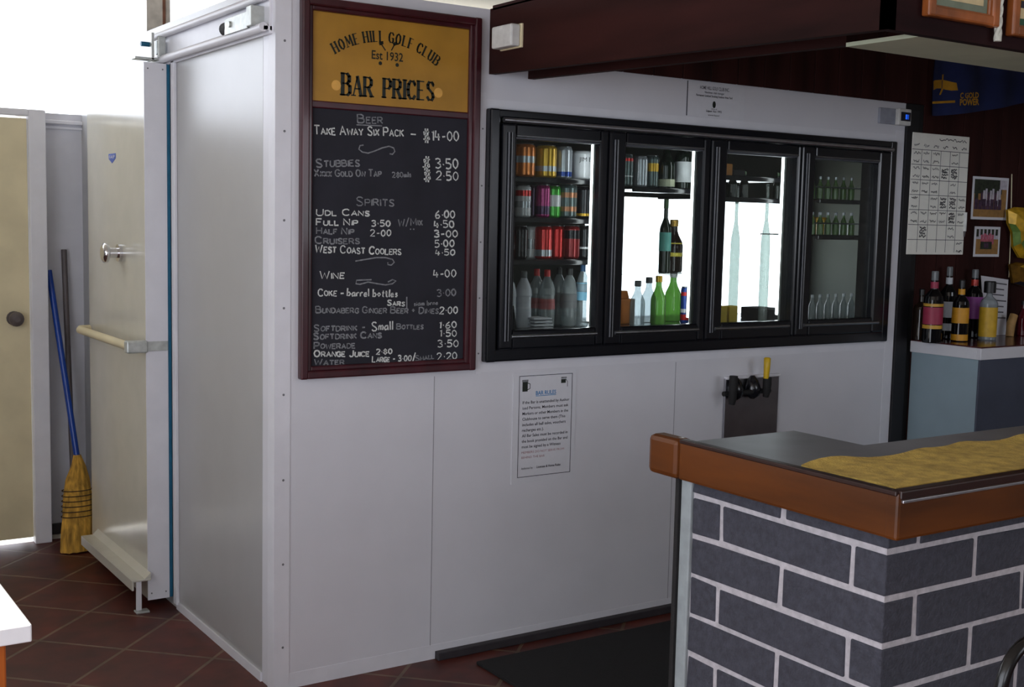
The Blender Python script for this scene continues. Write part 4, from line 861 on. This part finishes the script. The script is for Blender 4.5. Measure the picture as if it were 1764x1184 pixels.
# snack packets
def packet(name, pts, y, label, cols):
    P = [at(a, b, 1, y) for a, b in pts]; cx = sum(p.x for p in P)/len(P); cz = sum(p.z for p in P)/len(P); m = MB(); n = len(P); rings = []
    for s_, dy in ((1, 0), (.8, .028), (.45, .04)): rings.append([Vector((cx+(p.x-cx)*s_, y-dy+random.uniform(-.006, .006), cz+(p.z-cz)*s_)) for p in P])
    t = thing(name, (cx, y, cz), label, 'snack packet')
    vs = [v for r in rings for v in r]+[Vector((cx, y-.042, cz))]
    for k in range(2):
        for i in range(n): m.add([vs[k*n+i], vs[k*n+(i+1) % n], vs[(k+1)*n+(i+1) % n], vs[(k+1)*n+i]], [(0, 1, 2, 3)], cols[(i//2+k) % len(cols)], True)
    for i in range(n): m.add([vs[2*n+i], vs[2*n+(i+1) % n], vs[3*n]], [(0, 1, 2)], cols[(i//3) % len(cols)], True)
    m.add([v+Vector((0, .012, 0)) for v in rings[0]], [tuple(range(n))], cols[0]); 
    obj('bag', m, t); return t
yy = mat('packet_yellow', (204, 160, 40), .3, .2, .15, 30); rd = mat('packet_red', (170, 50, 40), .3, .2, .15, 30); gn = mat('packet_green', (110, 140, 70), .3, .2, .15, 30); gd = mat('packet_bronze', (120, 86, 30), .3, .3, .2, 40)
packet('snack_packet', [(1738, 362), (1750, 357), (1764, 358), (1790, 362), (1800, 390), (1795, 425), (1770, 446), (1756, 444), (1746, 425), (1744, 400), (1737, 385)], -.04, 'shiny yellow snack packet hanging right of the pinned photos', [yy, yy, rd, yy, gn])
packet('snack_packet', [(1741, 456), (1752, 452), (1770, 453), (1795, 456), (1796, 490), (1765, 494), (1746, 488)], -.04, 'bronze snack packet hanging below the yellow packet', [gd, yy, m_dk, gd])
p, q = at(1742, 405, 1, -.015), at(1739, 478, 1, -.015); r2 = at(1744, 300, 1, -.015)
obj('hanging_strip', MB().path([(r2.x, -.012, r2.z), (p.x, -.012, p.z), (q.x, -.012, q.z)], .0025, M_cream, 8), label='thin pale hanging strip behind the snack packets', cat='strip')
# ================================================================== BACK COUNTER with bottles
kz = 1.022
kc = thing('back_counter', (3.8, -.19, 0), 'pale cabinet counter with maroon top under the roster board', 'counter')
kx0 = 2.985; ky = -.375; kx1 = 5.4
obj('worktop', MB().box(kx0, kx1, ky, -.014, kz-.006, kz, M_count, .002), kc, 'maroon laminate top')
obj('edge_band', MB().box(kx0, kx1, ky, ky+.02, kz-.055, kz-.006, M_trim, .002).box(kx0, kx0+.02, ky+.02, -.014, kz-.055, kz-.006, M_trim, .002), kc)
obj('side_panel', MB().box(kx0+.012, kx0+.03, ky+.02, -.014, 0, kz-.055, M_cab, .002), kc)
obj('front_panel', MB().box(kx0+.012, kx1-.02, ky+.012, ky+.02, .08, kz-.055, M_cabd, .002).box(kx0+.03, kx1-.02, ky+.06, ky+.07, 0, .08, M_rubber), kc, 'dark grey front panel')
g5 = 'spirit bottles on the back counter'
YS = -.09; zs = kz
lg = mat('label_gold', (196, 150, 50), .4); lr = mat('label_crimson', (150, 40, 70), .5); lw = mat('label_silver_white', (196, 200, 206), .5); lo_ = mat('label_amber', (206, 146, 30), .5); lp = mat('label_violet', (150, 70, 150), .5); ly = mat('label_mustard', (200, 160, 40), .5)
M_pour = glass('clear_pourer', (150, 155, 158), .5, 1.4)
bottle((1586, 26, 500, 588), zs, M_brn, 'short dark brown bottle at the left end of the back counter', capk, None, shape='spirit', grp=g5, y=-.05, name='spirit_bottle')
bottle((1608, 34, 464, 587), zs, M_blk, 'black bottle with a gold edged crimson label on the back counter', M_pour, lr, (.26, .5), 'spirit', g5, -.15, 'spirit_bottle', neckm=lr, extra=((.2, .25, lg), (.51, .55, lg)))
bottle((1633, 29, 464, 588), zs, M_blk, 'black bottle with silver white labels on the back counter', M_pour, lw, (.3, .52), 'spirit', g5, -.055, 'spirit_bottle', neckm=lw, extra=((.12, .22, lw),))
bottle((1655, 29, 480, 586), zs, M_blk, 'dark bottle with amber labels on the back counter', capk, lo_, (.3, .55), 'spirit', g5, -.16, 'spirit_bottle', neckm=lo_, extra=((.02, .12, lo_),))
bottle((1677, 31, 468, 585), zs, M_blk, 'dark bottle with a violet label on the back counter', M_pour, lp, (.28, .6), 'spirit', g5, -.055, 'spirit_bottle', neckm=rd)
bottle((1703, 31, 484, 585), zs, M_clear, 'clear bottle with a mustard label and black stopper on the back counter', capk, ly, (.06, .56), 'square', g5, -.165, 'spirit_bottle', capz=.86, capr=1.9)
bottle((1762, 20, 520, 580), zs, glass('red_glass', (110, 20, 36), .5, 1.5), 'red glass bottle at the right edge of the back counter', capk, None, shape='beer', grp=g5, y=YS, name='spirit_bottle')
p = at(1743, 560, 1, YS); 
obj('cork_stopper', MB().path([(p.x-.012, YS, zs+.001), (p.x-.006, YS, zs+.06), (p.x+.012, YS, zs+.1)], [.018, .02, .018], mat('tan_wood', (180, 140, 84), .6, 0, .1, 30), 14), label='tan wooden stick leaning beside the red bottle on the back counter', cat='stick')
pp = thing('price_sheet', (3.58, -.03, kz), 'white printed sheet standing behind the bottles on the back counter', 'notice')
a, b, c_, d_ = at(1690, 475, 1, -.025), at(1737, 482, 1, -.025), at(1729, 580, 1, -.03), at(1693, 582, 1, -.03)
m = MB(); m.add([a, b, Vector((c_.x, -.04, kz+.001)), Vector((d_.x, -.04, kz+.001)), a+Vector((0, .001, 0)), b+Vector((0, .001, 0)), Vector((c_.x, -.039, kz+.001)), Vector((d_.x, -.039, kz+.001))], [(0, 3, 2, 1), (4, 5, 6, 7), (0, 1, 5, 4), (1, 2, 6, 5), (2, 3, 7, 6), (3, 0, 4, 7)], M_paper)
obj('sheet', m, pp); m = MB()
for k in range(7):
    f_ = .08+k*.1; L0 = a.lerp(Vector((d_.x, -.04, kz)), f_); R0 = b.lerp(Vector((c_.x, -.04, kz)), f_); u = (R0-L0)
    A_ = L0+u*.22; B_ = L0+u*(.85 if k % 3 else .95); m.add([A_+Vector((0, -.001, 0)), B_+Vector((0, -.001, 0)), B_+Vector((0, -.001, -.006)), A_+Vector((0, -.001, -.006))], [(0, 3, 2, 1)], m_hw2)
obj('printed_lines', m, pp)
# ================================================================== BAR
ba = thing('bar', (.9, -1.85, 0), 'L shaped grey brick bar with varnished timber edge and steel top', 'bar')
BX, BYF, BYB = .28, -2.12, -1.61; XEND = 2.7; ztop = .966
def corner(mb, xa, xb, ya, yb_, za, zb_):
    """L-shaped corner brick"""
    t = .07; P = [(xa, ya), (xb, ya), (xb, ya+t), (xa+t, ya+t), (xa+t, yb_), (xa, yb_)]
    if xb-xa < t+.02 or yb_-ya < t+.02: P = [(xa, ya), (xb, ya), (xb, yb_), (xa, yb_)]
    bm = bmesh.new(); lo = [bm.verts.new((x+random.uniform(-.001, .001), y+random.uniform(-.001, .001), za)) for x, y in P]; hi = [bm.verts.new((v.co.x, v.co.y, zb_)) for v in lo]; n = len(P)
    bm.faces.new(lo[::-1]); bm.faces.new(hi)
    for i in range(n): bm.faces.new((lo[i], lo[(i+1) % n], hi[(i+1) % n], hi[i]))
    bmesh.ops.bevel(bm, geom=list(bm.edges), offset=.003, segments=2, affect='EDGES', profile=.5); bm.verts.index_update()
    mb.add([v.co.copy() for v in bm.verts], [[v.index for v in f.verts] for f in bm.faces], M_brick); bm.free()
core = MB().prism([(BX+.0025, BYF+.0025), (XEND, BYF+.0025), (XEND, -1.83), (.56, -1.83), (.56, BYB), (BX+.0025, BYB)], 2, 0, ztop, M_mort)
zt = .932; ch = .0866; j = .0055
k = -1
while True:
    za = zt-ch*k-ch+j; zb_ = zt-ch*k-j
    if zb_ < 0: break
    za = max(0, za); zb_ = min(ztop, zb_)
    if k % 2 == 0: ly_ = [BYF, -2.042, -1.696, BYB]; lx = [BX, .534]
    else: ly_ = [BYF, -1.868, BYB]; lx = [BX, .368, .690]
    while lx[-1] < XEND: lx.append(lx[-1]+.325)
    # corner brick wraps both faces
    corner(core, BX, lx[1]-j, BYF, ly_[1]-j, za, zb_)
    for a, b in zip(ly_[1:], ly_[2:]): core.box(BX, BX+.08, a+j, b-(0 if b == BYB else j), za, zb_, M_brick, .003, .0025)
    for a, b in zip(lx[1:], lx[2:]): core.box(a+j, min(b, XEND)-j, BYF, BYF+.08, za, zb_, M_brick, .003, .0025)
    k += 1
obj('brick_base', core, ba, 'charcoal bricks with white mortar')
obj('end_post', MB().box(BX-.006, .575, BYB, BYB+.032, 0, ztop, mat('pale_end_board', (146, 154, 156), .6), .003), ba, 'pale end board')
obj('end_black_strip', MB().box(BX-.012, .575, BYB+.0325, BYB+.044, 0, ztop, M_rubber, .001), ba, 'black strip on the end board')  # thin black strip against the pale end board
TZ0, TZ1 = .967, 1.052; TX, TY = .243, -2.168
tm = MB().box(TX+.0005, TX+.03, TY+.008, -1.60, TZ0+.0005, TZ1-.0005, M_bart, .006).box(TX, XEND+.1, TY, TY+.03, TZ0, TZ1, M_bart, .006)
obj('timber_edge', tm, ba, 'varnished brown timber edge')
obj('timber_end', MB().box(TX-.002, TX+.045, -1.599, -1.502, TZ0-.001, TZ1, M_bart, .012), ba)
obj('dark_bead', MB().box(TX+.004, XEND+.1, TY-.003, TY+.02, TZ1-.012, TZ1+.004, M_bartd, .003).box(TX-.003, TX+.016, TY+.004, -1.605, TZ1-.006, TZ1+.003, M_bartd, .002), ba)
obj('metal_strip', MB().box(TX+.008, XEND+.1, TY-.004, TY+.005, TZ1-.018, TZ1-.0125, M_alum, .001), ba)
zt2 = 1.046
obj('steel_top', MB().prism([(TX+.02, TY+.02), (XEND+.1, TY+.02), (XEND+.1, -1.80), (.585, -1.80), (.585, -1.60), (TX+.02, -1.60)], 2, zt2-.02, zt2, M_benc), ba, 'stainless steel top')
# towel
tw = thing('bar_towel', (.9, -2.02, zt2), 'yellow towelling runner laid along the front of the bar', 'towel')
m = MB(); nx, ny = 70, 10; vs = []
for jj in range(ny+1):
    for i in range(nx+1):
        u = i/nx; v = jj/ny; x = .278+u*1.9+(.004*math.sin(v*9)); yb_ = -1.915+.012*math.sin(u*30)+.006*math.sin(u*71+1); y = -2.134+(yb_+2.134)*v
        vs.append(Vector((x, y, zt2+.006+.003*math.sin(u*60+v*5)*v+(.006 if jj in (ny,) else 0)*(.5+.5*math.sin(u*41)))))
n0 = len(vs); F1 = [(a*(nx+1)+i, a*(nx+1)+i+1, (a+1)*(nx+1)+i+1, (a+1)*(nx+1)+i) for a in range(ny) for i in range(nx)]
m.add(vs, F1, M_towel, True); bot = [Vector((v.x, v.y, zt2+.0005)) for v in vs]; edge = [i for i in range(nx+1)]+[a*(nx+1)+nx for a in range(1, ny+1)]+[ny*(nx+1)+i for i in range(nx-1, -1, -1)]+[a*(nx+1) for a in range(ny-1, 0, -1)]
for a, b in zip(edge, edge[1:]+edge[:1]): m.add([vs[a], vs[b], bot[b], bot[a]], [(3, 2, 1, 0)], M_towel)
obj('cloth', m, tw)
# floor mat behind the bar
obj('rubber_mat', MB().box(.68, 2.9, -1.5, -.12, .0, .012, M_mat, .003), label='black rubber mat on the floor below the white wall', cat='mat')
# ================================================================== BROOM, MOP, TABLE, CHAIR
bt0 = at(84, 466, 1, 2.22); bt1 = at(133, 790, 1, 2.03)
br = thing('broom', (bt1.x, 1.97, 0), 'straw broom with blue handle leaning in the corner beside the sliding door', 'broom')
obj('handle', MB().tube(bt0, bt1, .0135, M_bhand, 14), br, 'blue handle')
hd = MB(); P = [((bt1.x, 2.03, bt1.z+.015), .016, .016), ((bt1.x+.004, 2.025, bt1.z-.03), .03, .026), ((bt1.x-.004, 2.015, bt1.z-.09), .05, .03), ((bt1.x-.01, 1.99, bt1.z-.16), .06, .033), ((bt1.x-.014, 1.97, bt1.z-.24), .064, .034), ((bt1.x-.024, 1.95, .1), .066, .036), ((bt1.x-.032, 1.935, .004), .066, .04)]
n = 26; vs = []
for (c_, rx, ry) in P:
    for kk in range(n):
        t = 2*math.pi*kk/n; f_ = 1+.05*(kk % 2); vs.append(Vector(c_)+Vector((math.cos(t)*rx*f_, math.sin(t)*ry*f_, random.uniform(-.004, .004) if c_[2] > .01 else random.uniform(0, .006))))
hd.add(vs, [(i*n+kk, (i+1)*n+kk, (i+1)*n+(kk+1) % n, i*n+(kk+1) % n) for i in range(len(P)-1) for kk in range(n)]+[tuple(range(n)), tuple(len(vs)-1-kk for kk in range(n))], M_straw)
hb_ = obj('broom_head', hd, br, 'yellow straw head')
st = MB()
for kk in range(6):
    z = bt1.z-.135-kk*.022; f_ = (z-.1)/(bt1.z-.24-.1); cx = bt1.x-.011-.0012*kk; cy = 1.998-.006*kk; rx = .0625+.001*kk
    st.path([(cx+math.cos(2*math.pi*q/24)*rx*1.03, cy+math.sin(2*math.pi*q/24)*.037, z) for q in range(24)], .0022, M_cord, 6, True)
obj('binding', st, hb_, 'dark binding cord')
a = at(110, 430, 1, 2.27); b = at(121, 700, 1, 2.2)
d = (b-a); e_ = a+d*((a.z-.02)/(a.z-b.z))
mp = thing('mop', (e_.x, e_.y, 0), 'grey handled mop standing behind the straw broom', 'mop')
obj('handle', MB().tube(a, e_, .0125, M_ghand, 14), mp); obj('mop_head', MB().lathe((e_.x, e_.y, 0), [(.04, 0), (.035, .03), (.02, .08), (.014, .1)], M_ghand, 14), mp)
tb = thing('table', (-1.6, -.6, 0), 'white topped table with orange timber legs at the bottom left', 'table')
obj('tabletop', MB().box(-2.35, -.957, -1.14, .1, .685, .72, M_wht2, .003), tb)
for (xx, yy_) in ((-1.03, -1.09), (-1.03, .03), (-2.3, -1.09), (-2.3, .03)): obj('leg', MB().box(xx-.03, xx+.03, yy_-.03, yy_+.03, 0, .684, M_oak, .004), tb, 'orange timber leg')
chx = .237; chy = -2.52
cr_ = thing('bar_chair', (chx, chy+.2, 0), 'black tubular chair standing in front of the brick bar', 'chair')
M_cht = mat('black_chair_tube', (10, 10, 12), .25, 0, .05)
P = [(chx-.205, chy+.02, .45), (chx-.212, chy, .7), (chx-.212, chy-.005, .862)]+[(chx-.15+.062*math.cos(t)*-1, chy-.008, .864+.066*math.sin(t)) for t in [i*math.pi/2/8 for i in range(1, 9)]]
P += [(2*chx-p[0], p[1], p[2]) for p in P[::-1]]
obj('back_frame', MB().path(P, .0095, M_cht, 12), cr_)
obj('seat', MB().box(chx-.2, chx+.2, chy+.03, chy+.36, .45, .49, M_rubber, .012), cr_)
for sx in (-1, 1):
    for (yy_, yb_) in ((chy+.03, chy-.02), (chy+.33, chy+.37)): obj('leg', MB().tube((chx+sx*.19, yy_, .45), (chx+sx*.205, yb_, 0), .0095, M_cht, 10), cr_)
